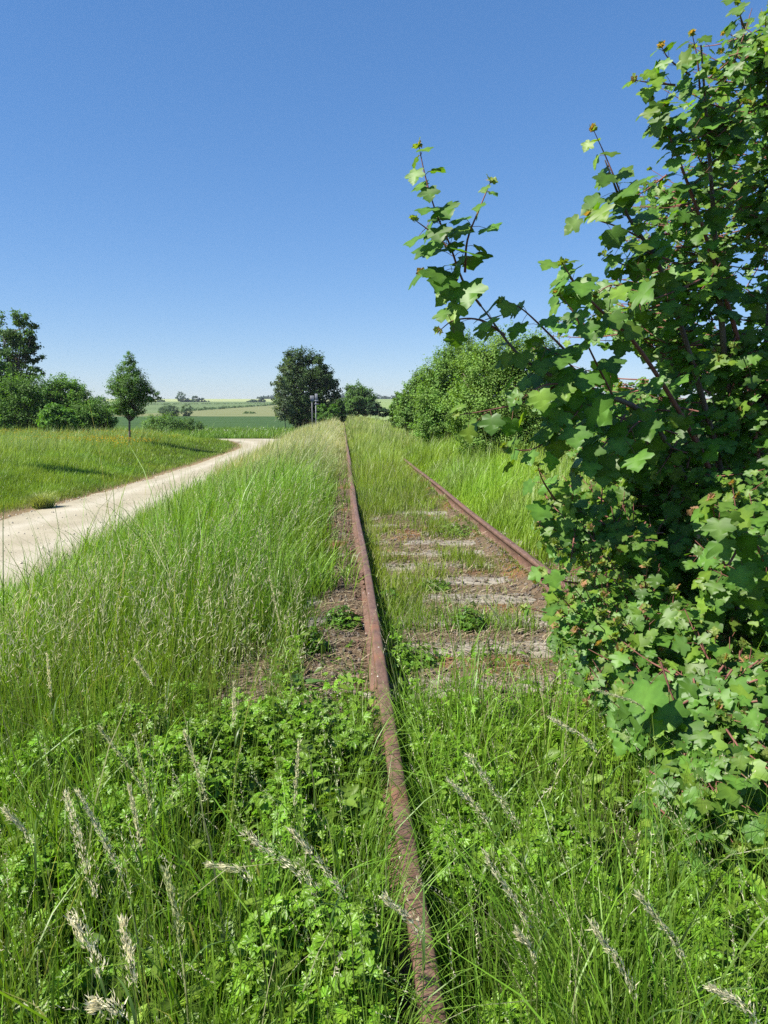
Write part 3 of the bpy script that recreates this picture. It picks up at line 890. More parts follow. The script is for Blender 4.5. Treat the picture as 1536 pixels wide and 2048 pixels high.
blades(a, P, H, R.uniform(.006, .012, n) * (y / 18), R.normal(.1, 1.3, n), R.gamma(2.5, .14, n), 2, green(n, (0.06, 0.11, 0.02)), c1)
x, y = zone(lambda y: -0.47 * y - 3, lambda y: np.full_like(y, -4.0), 60, 94, 30000, 1.0)
keep = (y > 64.3) | (x < path_left(y) - .1)
x, y = x[keep], y[keep]; n = len(x)
cl = fbm(x, y, .4)
P = np.stack([x, y, height(x, y) - 0.01], 1)
blades(a, P, R.gamma(8, .05, n) * (.7 + .7 * cl), R.uniform(.03, .06, n), R.normal(.1, 1.3, n), R.gamma(2.5, .14, n), 2, green(n, (0.045, 0.09, 0.022)), green(n, (0.085, 0.16, 0.04), .3, .3))
tag(a.build("meadow_grass", M_GRASS), "meadow grass left of the pale path and round its bend", "grass", kind="stuff")

# flowers of the meadow
a = Acc()
x, y = zone(lambda y: -0.47 * y - 1, lambda y: np.full_like(y, -9.5), 32, 50, 6500, 0.0)
pc_ = fbm(x + 3, y, .35)
keep = (R.random(len(x)) < sstep(.48, .62, pc_) * sstep(32, 38, y))
x, y = x[keep], y[keep]; n = len(x)
sz = R.uniform(.014, .03, n)
stamp(a, ico_v * np.array([1, 1, .5]), ico_t, None, rot_rand(n), np.stack([x, y, height(x, y) + R.uniform(.38, .55, n)], 1), sz, np.array([[0.62, 0.50, 0.04]]) * R.uniform(.7, 1.1, (n, 1)))
tag(a.build("meadow_flowers", M_SEED), "small yellow orange flowers scattered over the meadow", "flowers", kind="stuff")
a = Acc()
x, y = zone(lambda y: np.full_like(y, -13.0), lambda y: np.full_like(y, -5), 66, 78, 45, 0)
n = len(x)
stamp(a, ico_v * np.array([1, 1, .35]), ico_t, None, rot_rand(n), np.stack([x, y, height(x, y) + R.uniform(.5, .75, n)], 1), R.uniform(.03, .08, n), np.array([[0.5, 0.55, 0.42]]) * R.uniform(.8, 1.1, (n, 1)))
tag(a.build("white_umbels", M_SEED), "white flower umbels in the rough grass beyond the path bend", "flowers", kind="stuff")

# --- broad-leaved ground cover in the foreground
def leaflet(n_=5, length=1.0, width=.42):
    """palmate leaf of n_ toothed leaflets, petiole at the origin"""
    V = []; T = []; C = []
    for k in range(n_):
        an = (k - (n_ - 1) / 2) * (2.5 / max(n_ - 1, 1)) if n_ > 1 else 0
        ln = length * (1 - .28 * abs(k - (n_ - 1) / 2) / max((n_ - 1) / 2, 1))
        pts = [(0, 0, 0), (width * .35, .3, .05), (width * .5, .58, .07), (width * .33, .84, .03), (0, 1.0, -.08), (-width * .33, .84, .03), (-width * .5, .58, .07), (-width * .35, .3, .05), (0, .5, -.02)]
        b0 = len(V)
        for (px, py, pz) in pts:
            px *= ln; py *= ln
            V.append((px * math.cos(an) + py * math.sin(an), -px * math.sin(an) + py * math.cos(an), pz * ln + .02 * k))
            C.append((1.15, 1.12, 1.1) if (px == 0) else (.95, .95, .95))
        for i in range(8):
            T.append((b0 + 8, b0 + i, b0 + (i + 1) % 8))
    return np.array(V), T, np.array(C)
LV5, LT5, LC5 = leaflet(5); LV3, LT3, LC3 = leaflet(3, 1.0, .6)

def cover(acc, x, y, hmax, size, tv, tt, tc, base):
    n = len(x)
    z = height(x, y) + R.uniform(.25, 1.0, n) * hmax
    nrm = np.stack([R.normal(-.12, .5, n), R.normal(-.1, .5, n), np.ones(n)], 1)
    an = R.uniform(0, 6.28, n)
    tip = np.stack([np.cos(an), np.sin(an), R.normal(-.1, .3, n)], 1)
    stamp(acc, tv, tt, None, frames(nrm, tip), np.stack([x, y, z], 1), size, green(n, base, .35, .3) * (.65 + .7 * fbm(x + 33, y, 3.5))[:, None], tc)
    # leaf stalks
    blades(acc, np.stack([x + R.normal(0, .02, n), y + R.normal(0, .02, n), height(x, y)], 1), z - height(x, y), np.full(n, .002), R.uniform(0, 6, n), np.full(n, .1), 1, green(n, (.07, .1, .03)), green(n, (.07, .1, .03)))
a = Acc()
x, y = zone(lambda y: np.maximum(-.46 * y - .5, -2.4), lambda y: np.full_like(y, .10), .8, 5.2, 105000, 1.0)
cl = fbm(x, y, 2.2)
keep = (R.random(len(x)) > bare(x, y) * 1.3) & (R.random(len(x)) < np.clip((1 - .75 * sstep(2.6, 4.6, y + (cl - .5) * 2)) * 1.1, 0, 1) * np.clip((1 - cl) * 1.6 + .2, .5, 1) * sstep(.36, .46, fbm(x + 8, y + 4, 4.0))) & ~on_rail(x)
x, y = x[keep], y[keep]; n = len(x)
cover(a, x, y, .01 + .22 * sstep(.3, .7, fbm(x, y, 4.5)), R.uniform(.014, .032, n) * R.uniform(.8, 1.35, n), LV5, LT5, LC5, (0.06, 0.138, 0.012))
x, y = zone(lambda y: np.full_like(y, .27), lambda y: np.minimum(.58 * y + .4, 2.2), .8, 4.6, 80000, 1.0)
cl = fbm(x + 20, y + 20, 1.7)
keep = (R.random(len(x)) > bare(x, y) * 1.4) & (R.random(len(x)) < np.clip(1.2 - .5 * sstep(2.5, 4.2, y), 0, 1) * np.clip(cl * 2.6 - .1, .35, 1) * sstep(.36, .46, fbm(x + 8, y + 4, 4.0))) & ~on_rail(x)
x, y = x[keep], y[keep]; n = len(x); h_ = n // 2
cover(a, x[:h_], y[:h_], .02 + .20 * sstep(.2, .8, fbm(x[:h_], y[:h_], 4.5)), R.uniform(.016, .036, h_), LV5, LT5, LC5, (0.064, 0.148, 0.012))
cover(a, x[h_:], y[h_:], .02 + .20 * sstep(.2, .8, fbm(x[h_:], y[h_:], 4.5)), R.uniform(.015, .03, n - h_), LV3, LT3, LC3, (0.063, 0.143, 0.014))
x, y = zone(lambda y: np.maximum(-.46 * y - .5, -3.4), lambda y: np.full_like(y, -.35), 3.6, 12, 30000, 1.0)
keep = (fbm(x + 15, y + 45, .8) > .5) & (R.random(len(x)) > bare(x, y) * 1.2)
x, y = x[keep], y[keep]; n = len(x)
cover(a, x, y, .10 + .26 * fbm(x, y, 1.6), R.uniform(.03, .06, n), LV5, LT5, LC5, (0.042, 0.105, 0.012))
LV1, LT1, LC1 = leaflet(1, 1.0, .5)
x, y = zone(lambda y: np.maximum(-.46 * y - .5, -2.2), lambda y: np.minimum(.58 * y + .4, 2.0), .8, 4.6, 5200, 1.0)
keep = ~on_rail(x) & (R.random(len(x)) > bare(x, y) * 1.2) & (fbm(x + 60, y, 1.8) > .5)
x, y, vg, sh_, _ = tuft(x[keep], y[keep], 8, .03); ok = ~on_rail(x); x, y, vg, sh_ = x[ok], y[ok], vg[ok], sh_[ok]; n = len(x)
an = R.uniform(0, 6.28, n)
stamp(a, LV1, LT1, None, frames(np.stack([R.normal(0, .5, n), R.normal(0, .5, n), np.ones(n)], 1), np.stack([np.cos(an), np.sin(an), R.uniform(-.1, .8, n)], 1)), np.stack([x, y, height(x, y) + R.uniform(.02, .18, n)], 1), R.uniform(.035, .075, n) * vg, green(n, (0.06, 0.115, 0.022), .3, .3) * sh_, LC1)
tag(a.build("ground_cover", M_COVER), "low broad leaved creeping weeds covering the foreground soil", "ground cover", kind="stuff")

# ------------------------------------------------------------------ single plants by the rail
def weed(px, py, Y, rad, hgt, nleaf, label, base=(0.03, 0.085, 0.014), name="weed_clump"):
    p = at(px, py, Y)
    p[2] = float(height(p[0], Y))
    root = empty(name, p, label, "weed")
    a = Acc(); s = Acc()
    n = nleaf
    th = R.uniform(0, 6.28, n); r = rad * np.sqrt(R.random(n)); hh = hgt * (1 - .6 * (r / rad) ** 2) * R.uniform(.2, 1.1, n) * (.6 + .5 * np.sin(th * 3 + px) ** 2); r = r * R.uniform(.8, 1.35, n)
    P = p + np.stack([r * np.cos(th), r * np.sin(th), hh], 1)
    out = np.stack([np.cos(th), np.sin(th), R.uniform(.0, .8, n)], 1)
    nrm = np.stack([np.cos(th) * .5, np.sin(th) * .5, np.ones(n)], 1) + R.normal(0, .3, (n, 3))
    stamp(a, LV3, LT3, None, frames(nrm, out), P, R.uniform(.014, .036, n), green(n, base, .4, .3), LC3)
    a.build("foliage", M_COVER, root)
    for k in range(9):
        t = R.uniform(0, 6.28); q = p + np.array([math.cos(t) * rad * .6, math.sin(t) * rad * .6, hgt * .7])
        tube(s, spline([p, (p + q) / 2 + [0, 0, .03], q], 5), [.003, .003, .0025, .002, .0015], 4, (.09, .12, .04))
    s.build("stem", M_STRAW, root)
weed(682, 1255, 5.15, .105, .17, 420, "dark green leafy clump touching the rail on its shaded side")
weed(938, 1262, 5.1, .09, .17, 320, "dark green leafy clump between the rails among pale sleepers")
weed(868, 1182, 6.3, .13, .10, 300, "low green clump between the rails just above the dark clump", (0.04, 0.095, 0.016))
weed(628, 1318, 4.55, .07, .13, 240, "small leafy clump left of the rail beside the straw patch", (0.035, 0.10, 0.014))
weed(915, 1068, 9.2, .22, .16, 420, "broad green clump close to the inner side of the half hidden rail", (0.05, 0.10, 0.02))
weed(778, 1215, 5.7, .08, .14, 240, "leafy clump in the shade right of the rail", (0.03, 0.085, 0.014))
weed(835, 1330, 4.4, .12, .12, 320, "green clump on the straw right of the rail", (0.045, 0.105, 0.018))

def dock(px, py, Y, label):
    p = at(px, py, Y); p[2] = float(height(p[0], Y))
    root = empty("dock_plant", p, label, "weed")
    for k in range(7):
        a = Acc(); th = k * 2.4 + .5; ln = .17 + .06 * math.sin(k * 3)
        d = np.array([math.cos(th), math.sin(th), 0]); w = np.array([-d[1], d[0], 0])
        V = []
        for j in range(9):
            t = j / 8
            c = p + d * (ln * .75 * t) + np.array([0, 0, ln * (.9 * t - .55 * t * t)])
            ww = .026 * math.sin(math.pi * min(1, t * .93 + .05)) ** .8
            V += [c - w * ww + [0, 0, .01], c, c + w * ww + [0, 0, .01]]
        q = []
        for j in range(8):
            q += [(3 * j, 3 * j + 1, 3 * j + 4, 3 * j + 3), (3 * j + 1, 3 * j + 2, 3 * j + 5, 3 * j + 4)]
        a.add(V, None, q, np.array((0.075, 0.15, 0.035)) * R.uniform(.8, 1.15))
        a.build("leaf", M_COVER, root, smooth=True)
dock(590, 1385, 3.95, "broad leaved dock plant left of the rail below the straw patch")

def tussock(px, py, Y, label):
    p = at(px, py, Y); p[2] = float(height(p[0], Y))
    a = Acc(); n = 1500
    th = R.uniform(0, 6.28, n); r = .22 * np.sqrt(R.random(n))
    P = p + np.stack([r * np.cos(th), r * np.sin(th), np.zeros(n)], 1)
    blades(a, P, R.uniform(.4, 1, n) * (.58 - 1.4 * r * r / .22), np.full(n, .012), th + R.normal(0, .9, n), R.uniform(.1, .9, n), 3, green(n, (0.07, 0.095, 0.055)), green(n, (0.16, 0.195, 0.13), .3, .1), droop=R.random(n) * .5)
    root = empty("grass_tussock", p, label, "grass tussock")
    a.build("foliage", M_GRASS, root)
tussock(85, 1003, 18.6, "grey green spiky tussock at the meadow edge of the path")

# ------------------------------------------------------------------ flowering stalks in the foreground
def stalk(tip_px, mid_px, base_px, H, label, pale=1.0, hw=1.0):
    """tip_px: top of the seed head, mid_px: foot of the seed head, base_px: direction the stem goes down"""
    Y = 2.0
    for _ in range(12):
        t = at(*tip_px, Y)
        g_ = float(height(t[0] + .15, Y))
        Y = float(np.clip(Y * (CAM_Z - (g_ + H)) / max(CAM_Z - t[2], .05), 1.0, 7.0))
    t = at(*tip_px, Y)
    m = at(*mid_px, Y * 1.01)
    dirb = (at(*base_px, Y * 1.02) - m)
    g = float(height(m[0], Y))
    k = min(1.0, (m[2] - g) / max(-dirb[2], .05))
    b = m + dirb * k * np.array([.7, .7, 1]); b[1] = Y * 1.03 + .03; b[2] = float(height(b[0], b[1])) - .01
    q = (b + m) / 2 + (m - b) * np.array([-.12, 0, .02])
    crv = spline([b, q, m, t], 30)
    root = empty("grass_stalk", b, label, "grass stalk", "tall seed headed grass stalks in the foreground")
    a = Acc()
    tube(a, crv, np.linspace(.0017, .0006, 30), 5, (0.15, 0.19, 0.06))
    a.build("stem", M_GRASS, root)
    # seed head: whorls of spikelets on short side branches
    a = Acc()
    i0 = int(np.argmin(np.linalg.norm(crv - m, axis=1)))
    fine = spline(crv[i0:], 40)
    L = np.linalg.norm(np.diff(fine, axis=0), axis=1).sum()
    ns = int(90 + 620 * L)
    u = R.random(ns) ** .85
    P = fine[np.minimum((u * 39).astype(int), 38)]
    tg = fine[np.minimum((u * 39).astype(int) + 1, 39)] - P
    tg /= np.maximum(np.linalg.norm(tg, axis=1, keepdims=True), 1e-6)
    side = np.cross(tg, rand_unit(ns)); side /= np.linalg.norm(side, axis=1, keepdims=True)
    spread = (.003 + (.0025 + .006 * np.sin(u * 40) ** 2) * (1 - .75 * u) * R.random(ns)) * hw
    P2 = P + side * spread[:, None] + tg * (spread * 1.4)[:, None]
    ax = tg + side * .26 + np.array([0, 0, -.10])
    c = np.array([[0.84, 0.77, 0.54]]) * pale + np.array([[0.42, 0.48, 0.20]]) * (1 - pale)
    c = c * R.uniform(.7, 1.25, (ns, 1))
    stamp(a, spk_v, spk_t, None, frames(side + R.normal(0, .4, (ns, 3)), ax), P2, np.stack([R.uniform(.0019, .0031, ns), R.uniform(.009, .0155, ns), R.uniform(.0015, .0025, ns)], 1), c)
    a.build("seed_head", M_SEED, root)
    for kk in range(2):
        lf = Acc(); j = int(7 + 7 * kk + R.integers(0, 3)); p = crv[j]
        th = R.uniform(0, 6.28); ln = R.uniform(.13, .24)
        blades(lf, p[None], np.array([ln * .7]), np.array([.006]), np.array([th]), np.array([.9]), 6, np.array([[.06, .12, .025]]), np.array([[.12, .2, .04]]), droop=np.array([.7]), fa=np.array([th + 1.57]))
        lf.build("leaf", M_GRASS, root)

STALKS = [
    ((270, 1318), (308, 1372), (430, 1480), .52, "pale stalk high in the left grass with a long slanting bare stem", 1, 1),
    ((197, 1452), (292, 1590), (315, 1760), .62, "thin greenish stalk leaning left above the creeping weeds", .45, .7),
    ((368, 1462), (412, 1600), (418, 1740), .62, "slender upright stalk over the dark gap in the weeds", .7, .7),
    ((270, 1472), (302, 1620), (310, 1760), .60, "narrow green stalk between two slender leaning stalks", .35, .7),
    ((132, 1590), (196, 1800), (300, 1990), .62, "fluffy whitish stalk with loose tufts, tallest of the left corner", 1, 1.5),
    ((156, 1582), (248, 1760), (300, 1960), .62, "whitish stalk arching left close behind the fluffy one", .9, 1),
    ((258, 1572), (282, 1700), (290, 1900), .58, "thin pale stalk standing alone right of the whitish pair", .8, .7),
    ((492, 1668), (640, 1790), (720, 2000), .60, "bent stalk whose golden head points left, level with the rail's blotch", .95, 1.5),
    ((584, 1660), (690, 1800), (730, 2000), .60, "drooping golden stalk nearest the left side of the rail", .95, 1.3),
    ((418, 1728), (500, 1765), (560, 2000), .55, "short nodding stalk with a head bent almost level", .75, 1),
    ((146, 1835), (205, 1960), (260, 2100), .66, "feathery white stalk in the lower left corner", 1, 1.6),
    ((246, 1848), (268, 1980), (275, 2100), .66, "white stalk standing upright beside the feathery one", .95, 1.1),
    ((10, 1620), (62, 1690), (80, 1900), .58, "pale stalk cut by the left edge of the photo", .8, 1),
    ((597, 1485), (590, 1610), (586, 1800), .55, "straight upright stalk in the middle of the weeds left of the rail", .7, .7),
    ((468, 1365), (468, 1450), (470, 1600), .55, "upright whitish stalk in front of the straw patch", .85, .8),
    ((330, 1738), (364, 1890), (380, 2050), .62, "greenish stalk low in the left foreground with a dense narrow head", .3, .9),
    ((940, 1512), (1038, 1660), (1060, 1850), .55, "fluffy white stalk right of the rail, higher of the close pair", 1, 1.5),
    ((898, 1560), (982, 1655), (1000, 1850), .52, "white arching stalk right of the rail, lower of the close pair", 1, 1.1),
    ((1100, 1435), (1192, 1502), (1260, 1680), .62, "cream stalk arching in front of the maple's lowest leaves", .9, 1),
    ((968, 1705), (1062, 1870), (1080, 2050), .58, "long yellowish stalk curving left over the right foreground weeds", .8, 1),
    ((1184, 1845), (1268, 2000), (1300, 2140), .66, "thick pale green stalk at the bottom right of the rail", .75, 1),
    ((1278, 1790), (1368, 1930), (1450, 2120), .68, "yellow green stalk with the longest head near the bottom right", .6, .9),
    ((1428, 1975), (1512, 2060), (1560, 2200), .70, "pale stalk cut by the bottom edge right of all others", .8, 1),
    ((770, 1795), (842, 1880), (850, 2060), .58, "cream stalk hanging over the rusty rail", .9, 1.2),
    ((538, 1152), (562, 1262), (570, 1400), .55, "pale upright stalk beside the bare strip along the rail", .85, .8),
    ((192, 2005), (245, 2060), (270, 2200), .70, "white tufted stalk at the bottom edge", 1, 1.4),
    ((94, 1310), (102, 1395), (104, 1560), .58, "straight pale stalk far left above the weeds", .8, .8),
    ((1036, 1866), (1072, 1930), (1090, 2060), .56, "small pale stalk under the long yellowish one", .8, .8),
    ((1190, 1378), (1292, 1425), (1330, 1600), .62, "brownish thin stalk lying across the maple's lower leaves", .6, .6),
    ((52, 1210), (36, 1290), (30, 1420), .60, "grey stalk at the left edge just below the path", .7, .9),
    ((248, 1128), (240, 1215), (236, 1330), .60, "grey dense stalk standing up before the bank's dark hollow", .7, .9),
    ((965, 1195), (1000, 1245), (1015, 1330), .45, "arched cream stalk between the rails", .9, .7),
]
for s_ in STALKS: stalk(*s_)

# ------------------------------------------------------------------ trees and bushes with small leaves
lf_v = np.array([(0, 0, 0), (.42, .45, .10), (0, 1, -.05), (-.42, .45, .10)], float)
lf_t = [(0, 1, 2), (0, 2, 3)]

def crown_mesh(acc, blobs, nleaf, size, base, cl_r=.25, var=.3, yellow=.15, up=.6, shell=.55, per=38, feather=0.0):
    """blobs: (centre, radii) ellipsoids; leaves gather in clumps near their shells"""
    vol = np.array([np.prod(r) ** (2 / 3) for _, r in blobs]); vol /= vol.sum()
    for (c, r), f in zip(blobs, vol):
        n = max(30, int(nleaf * f))
        nc = max(8, n // per)
        d = rand_unit(nc)
        rr = shell + (1 - shell) * R.random(nc) ** .6
        rr *= 1 + .16 * (R.random(nc) - .3)
        cc = np.asarray(c) + d * rr[:, None] * np.asarray(r)
        ccol = 1.75 * np.asarray(base)[None] * R.uniform(1 - var, 1 + var, (nc, 1)) * np.array([1, 1, 1]) 
        ky = R.random((nc, 1)) * yellow
        ccol = ccol * (1 - ky) + np.array([[.13, .17, .03]]) * ky
        k = R.integers(0, nc, n)
        rc = cl_r * float(np.mean(r))
        P = cc[k] + R.normal(0, 1, (n, 3)) * rc * np.array([.55, .55, .38])
        if feather > 0: P = P + (d[k] + np.array([0, 0, .5])) * (R.random((n, 1)) ** 2 - .2) * feather * float(np.mean(r))
        nrm = d[k] * .7 + np.array([0, 0, up]) + R.normal(0, .5, (n, 3))
        tip = d[k] + R.normal(0, .7, (n, 3)) + np.array([0, 0, -.25])
        C = ccol[k] * R.uniform(.75, 1.25, (n, 1))
        s = size * R.uniform(.6, 1.3, n)
        stamp(acc, lf_v, lf_t, None, frames(nrm, tip), P, s, C)

def plant(name, label, cat, Y, base_px, blobs_px, nleaf, size, basecol, trunk=None, group=None, depth=1.0, straight=False, **kw):
    """blobs_px: (px, py, rx, ry[, dY]) in photograph pixels at distance Y, turned into metres there"""
    p = at(base_px[0], base_px[1], Y)
    gz = float(height(p[0], Y))
    root = empty(name, (p[0], Y, gz), label, cat, group)
    blobs = []
    for bb in blobs_px:
        dY = bb[4] if len(bb) > 4 else 0.0
        c = at(bb[0], bb[1], Y + dY); m = mpp(Y + dY)
        rx, rz = bb[2] * m, bb[3] * m
        blobs.append((c, (rx, max(rx, .4 * rz) * depth, rz)))
    a = Acc()
    crown_mesh(a, blobs, nleaf, size, basecol, **kw)
    a.build("crown", M_TREE, root)
    t = Acc()
    b0 = np.array([p[0], Y, gz - .1])
    r0 = trunk or .06
    cz = sorted(blobs, key=lambda q: q[0][2])
    top = cz[-1][0]
    tube(t, spline([b0, b0 * .6 + top * .4, b0 * .3 + top * .7, top] if straight else [b0, (b0 * .6 + cz[0][0] * .4), cz[len(cz) // 2][0], top], 14), np.linspace(r0, r0 * .2, 14), 8)
    for c, r in blobs:
        k = R.integers(3, 6)
        st = b0 + (np.array([top[0], top[1], top[2]]) - b0) * .3
        for _ in range(k):
            e = np.asarray(c) + rand_unit(1)[0] * np.asarray(r) * .75
            tube(t, spline([st, (st + e) / 2 + R.normal(0, .08, 3) * np.mean(r), e], 7), np.linspace(r0 * .45, r0 * .08, 7), 5)
    t.build("trunk", M_BARK, root)
    return root

# young tree in the meadow
plant("young_tree", "slim young tree with a bare straight stem standing alone in the meadow", "tree", 41.7, (259, 887),
      [(258, 722, 11, 20), (256, 745, 20, 22), (262, 768, 30, 24), (236, 772, 20, 22), (258, 800, 32, 26), (280, 782, 22, 20), (300, 792, 20, 11), (240, 812, 20, 16), (262, 822, 22, 12)],
      26000, .068, (0.05, 0.10, 0.022), trunk=.065, feather=.3, cl_r=.24, shell=.35, per=60, straight=True)
plant("young_tree", "unseen young tree added just beyond the left edge to shade the meadow", "tree", 24.6, (-110, 1000),
      [(-108, 672, 42, 40), (-122, 712, 38, 40)], 2200, .12, (0.035, 0.075, 0.022), trunk=.06, cl_r=.3, shell=.35)  # out-of-view tree, added to cast the shadow patch on the meadow
# bushes and trees behind the meadow, at the left
plant("tall_tree", "tall open crowned tree rising behind the bushes at the left edge", "tree", 62, (18, 862),
      [(20, 660, 36, 30), (50, 655, 24, 22), (48, 690, 28, 26), (10, 700, 48, 34), (60, 722, 22, 22), (5, 745, 50, 32), (72, 746, 18, 7), (-40, 700, 40, 50), (20, 790, 40, 50)],
      22000, .16, (0.042, 0.08, 0.025), trunk=.18, feather=.25, cl_r=.2, shell=.4, per=110)
plant("leafy_tree", "light green tree cut by the left edge in front of the tall tree", "tree", 55, (-20, 865), [(-10, 745, 26, 32), (-12, 800, 36, 40), (-30, 770, 30, 40)], 9000, .17, (0.055, 0.11, 0.022), trunk=.1, cl_r=.25)
LB = "broad dark bush at the meadow's back edge, "
plant("bush", "dark spreading bush directly under the tall tree", "bush", 53, (45, 868), [(30, 800, 52, 45), (72, 792, 42, 38), (30, 840, 60, 28), (90, 838, 40, 28)], 26000, .12, (0.046, 0.096, 0.017), trunk=.08, feather=.3, cl_r=.18, per=60)
plant("bush", "bush with a bright green rounded top between the dark bush and the low one", "bush", 54, (135, 866), [(130, 788, 34, 30), (112, 800, 34, 30), (150, 805, 32, 30), (140, 838, 45, 26)], 22000, .12, (0.058, 0.118, 0.018), trunk=.08, feather=.3, cl_r=.18, per=60)
plant("bush", "low bush at the right hand end of the left group, next to the young tree", "bush", 52, (196, 866), [(182, 826, 36, 26), (208, 836, 24, 22), (175, 846, 40, 18)], 15000, .11, (0.05, 0.105, 0.018), trunk=.06, feather=.3, cl_r=.18, per=60)
plant("bush", "small yellowish bush in front of the dark group at the meadow edge", "bush", 49, (112, 868), [(108, 836, 28, 26), (130, 842, 22, 22)], 6000, .14, (0.055, 0.12, 0.02), trunk=.05, cl_r=.22)

# scrub in front of the dark field
plant("scrub", "light green scrub before the dark field, wider and leftmost of two", "scrub", 80, (318, 866), [(312, 850, 24, 14), (340, 848, 22, 16), (330, 858, 36, 10)], 8000, .14, (0.062, 0.115, 0.028), trunk=.05, feather=.5, cl_r=.25)
plant("scrub", "faint low scrub before the dark field, right of the wider one", "scrub", 82, (378, 866), [(372, 853, 18, 12), (392, 857, 14, 9)], 4500, .14, (0.055, 0.10, 0.028), trunk=.05, feather=.5, cl_r=.25)

# far bushes on the fields
def far_bush(label, Y, base, blobs, colr, name="bush", cat="bush", n=2600, gr="far bushes and trees on the fields"):
    plant(name, label, cat, Y, base, blobs, n, mpp(Y) * 1.5, colr, trunk=mpp(Y) * 1.0, group=gr, cl_r=.2, yellow=.05)
far_bush("round dark bush on the fallow strip's lower edge", 262, (340, 836), [(336, 822, 17, 13), (346, 824, 13, 12)], (0.022, 0.045, 0.022), n=5000)
far_bush("paler bush right beside the round dark bush", 264, (374, 836), [(373, 822, 10, 13)], (0.035, 0.065, 0.03))
far_bush("lone low bush in the middle of the fallow strip", 300, (500, 834), [(500, 828, 12, 5), (490, 830, 8, 3)], (0.04, 0.075, 0.025))
far_bush("tallest tree of the clump on the horizon", 760, (362, 808), [(362, 794, 9, 11), (363, 803, 8, 7)], (0.035, 0.062, 0.035), "tree", "tree")
far_bush("pointed tree next to the tallest of the horizon clump", 765, (391, 808), [(391, 801, 8, 8)], (0.03, 0.055, 0.034), "tree", "tree")
far_bush("small tree at the right end of the horizon clump", 770, (405, 808), [(405, 802, 5, 6), (415, 805, 5, 3)], (0.03, 0.055, 0.034), "tree", "tree")
far_bush("low bush linking the trees of the horizon clump", 768, (376, 808), [(376, 803, 8, 5)], (0.035, 0.06, 0.036))
far_bush("tree showing on the horizon left of the young tree", 780, (204, 808), [(200, 801, 11, 8), (186, 804, 8, 5)], (0.035, 0.06, 0.036), "tree", "tree")
far_bush("bush on the horizon just right of the young tree's crown", 770, (325, 808), [(322, 804, 8, 4)], (0.035, 0.06, 0.036))
far_bush("flat long bush on the yellow green field", 740, (506, 808), [(505, 804, 12, 4)], (0.028, 0.05, 0.032))
far_bush("round bush touching the flat long one on the yellow green field", 742, (524, 808), [(524, 802, 6, 6)], (0.028, 0.05, 0.032))

def field_hedge(label, line, rz, colr):
    bl = []
    for (x, y) in line:
        bl.append((np.array([x, y, float(height(x, y)) + rz * .6 + .3]), (R.uniform(1.5, 3.2), 1.2, rz * R.uniform(.6, 1.3))))
    root = empty("field_hedge", bl[len(bl) // 2][0] * [1, 1, 0] + [0, 0, bl[len(bl) // 2][0][2] - rz], label, "hedge")
    a = Acc(); crown_mesh(a, bl, len(bl) * 60, .55, colr, cl_r=.3, yellow=.05)
    a.build("foliage", M_TREE, root)
hy = np.linspace(345, 620, 75)
field_hedge("thin dark hedge line above the fallow strip, slanting up to the dark tree", [(np.interp(v, [262, 340, 560, 800], [-78, -67, -45, 0]), v) for v in hy], .8, (0.03, 0.055, 0.025))
field_hedge("thin dark hedge line crossing the bluish green field below the horizon", [(-150 + 1.35 * (v - 560), v) for v in np.linspace(560, 640, 60)], .7, (0.035, 0.06, 0.03))
# large dark tree left of the track and those beyond it
plant("dark_tree", "large dense dark tree standing left of the rails in the distance", "tree", 92, (615, 846),
      [(598, 725, 28, 24), (622, 738, 30, 30), (582, 745, 24, 28), (645, 762, 28, 26), (610, 775, 45, 36), (655, 790, 26, 28), (575, 785, 22, 30), (625, 812, 50, 26), (585, 822, 22, 22), (600, 836, 34, 12), (638, 838, 34, 12)],
      42000, .20, (0.027, 0.05, 0.016), trunk=.25, feather=.3, cl_r=.17, per=60, yellow=.06, var=.4)
plant("willow", "thin pale feathery tree growing against the dark tree's left side", "tree", 88, (572, 850),
      [(558, 765, 12, 12), (562, 790, 16, 22), (574, 740, 12, 20), (568, 820, 16, 22)], 3200, .22, (0.06, 0.085, 0.05), trunk=.06, cl_r=.35, shell=.2)
plant("shrub", "bright rounded shrub at the foot of the dark tree by the signposts", "shrub", 74, (650, 846), [(642, 824, 11, 14), (664, 824, 13, 13), (655, 834, 20, 10)], 5000, .16, (0.045, 0.10, 0.018), trunk=.04, cl_r=.25)
plant("shrub", "dark shrub right against the rail in front of the dark tree", "shrub", 84, (680, 845), [(678, 820, 9, 20), (684, 832, 7, 10)], 3000, .18, (0.03, 0.065, 0.016), trunk=.04, cl_r=.25)
plant("green_tree", "mid green tree right of the rail behind the dark tree", "tree", 118, (722, 838),
      [(712, 785, 18, 16), (722, 800, 26, 22), (708, 812, 20, 20), (735, 812, 20, 18)], 16000, .22, (0.05, 0.098, 0.024), trunk=.15, feather=.25, cl_r=.2)
plant("shrub", "dark low shrub trailing down from the mid green tree", "shrub", 116, (756, 836), [(748, 816, 13, 12), (764, 824, 14, 7)], 4000, .25, (0.02, 0.045, 0.02), trunk=.05, cl_r=.22)

# wood on the horizon
a = Acc()
for (x0, x1, h0) in ((660, 692, 14), (738, 800, 9), (520, 560, 8), (800, 1100, 9)):
    bl = []
    for px in np.arange(x0, x1, 4.0):
        c = at(px, 800 - h0 * .35 + R.uniform(-1.5, 1), 1380 + R.uniform(-20, 20))
        bl.append((c, (R.uniform(4, 7), 6, h0 * .55 * mpp(1380) * R.uniform(.8, 1.15))))
    crown_mesh(a, bl, int((x1 - x0) * 45), 2.2, (0.022, 0.042, 0.035), cl_r=.25, yellow=0)
tag(a.build("distant_wood", M_TREE), "dark bluish wood along the horizon", "wood", kind="stuff")

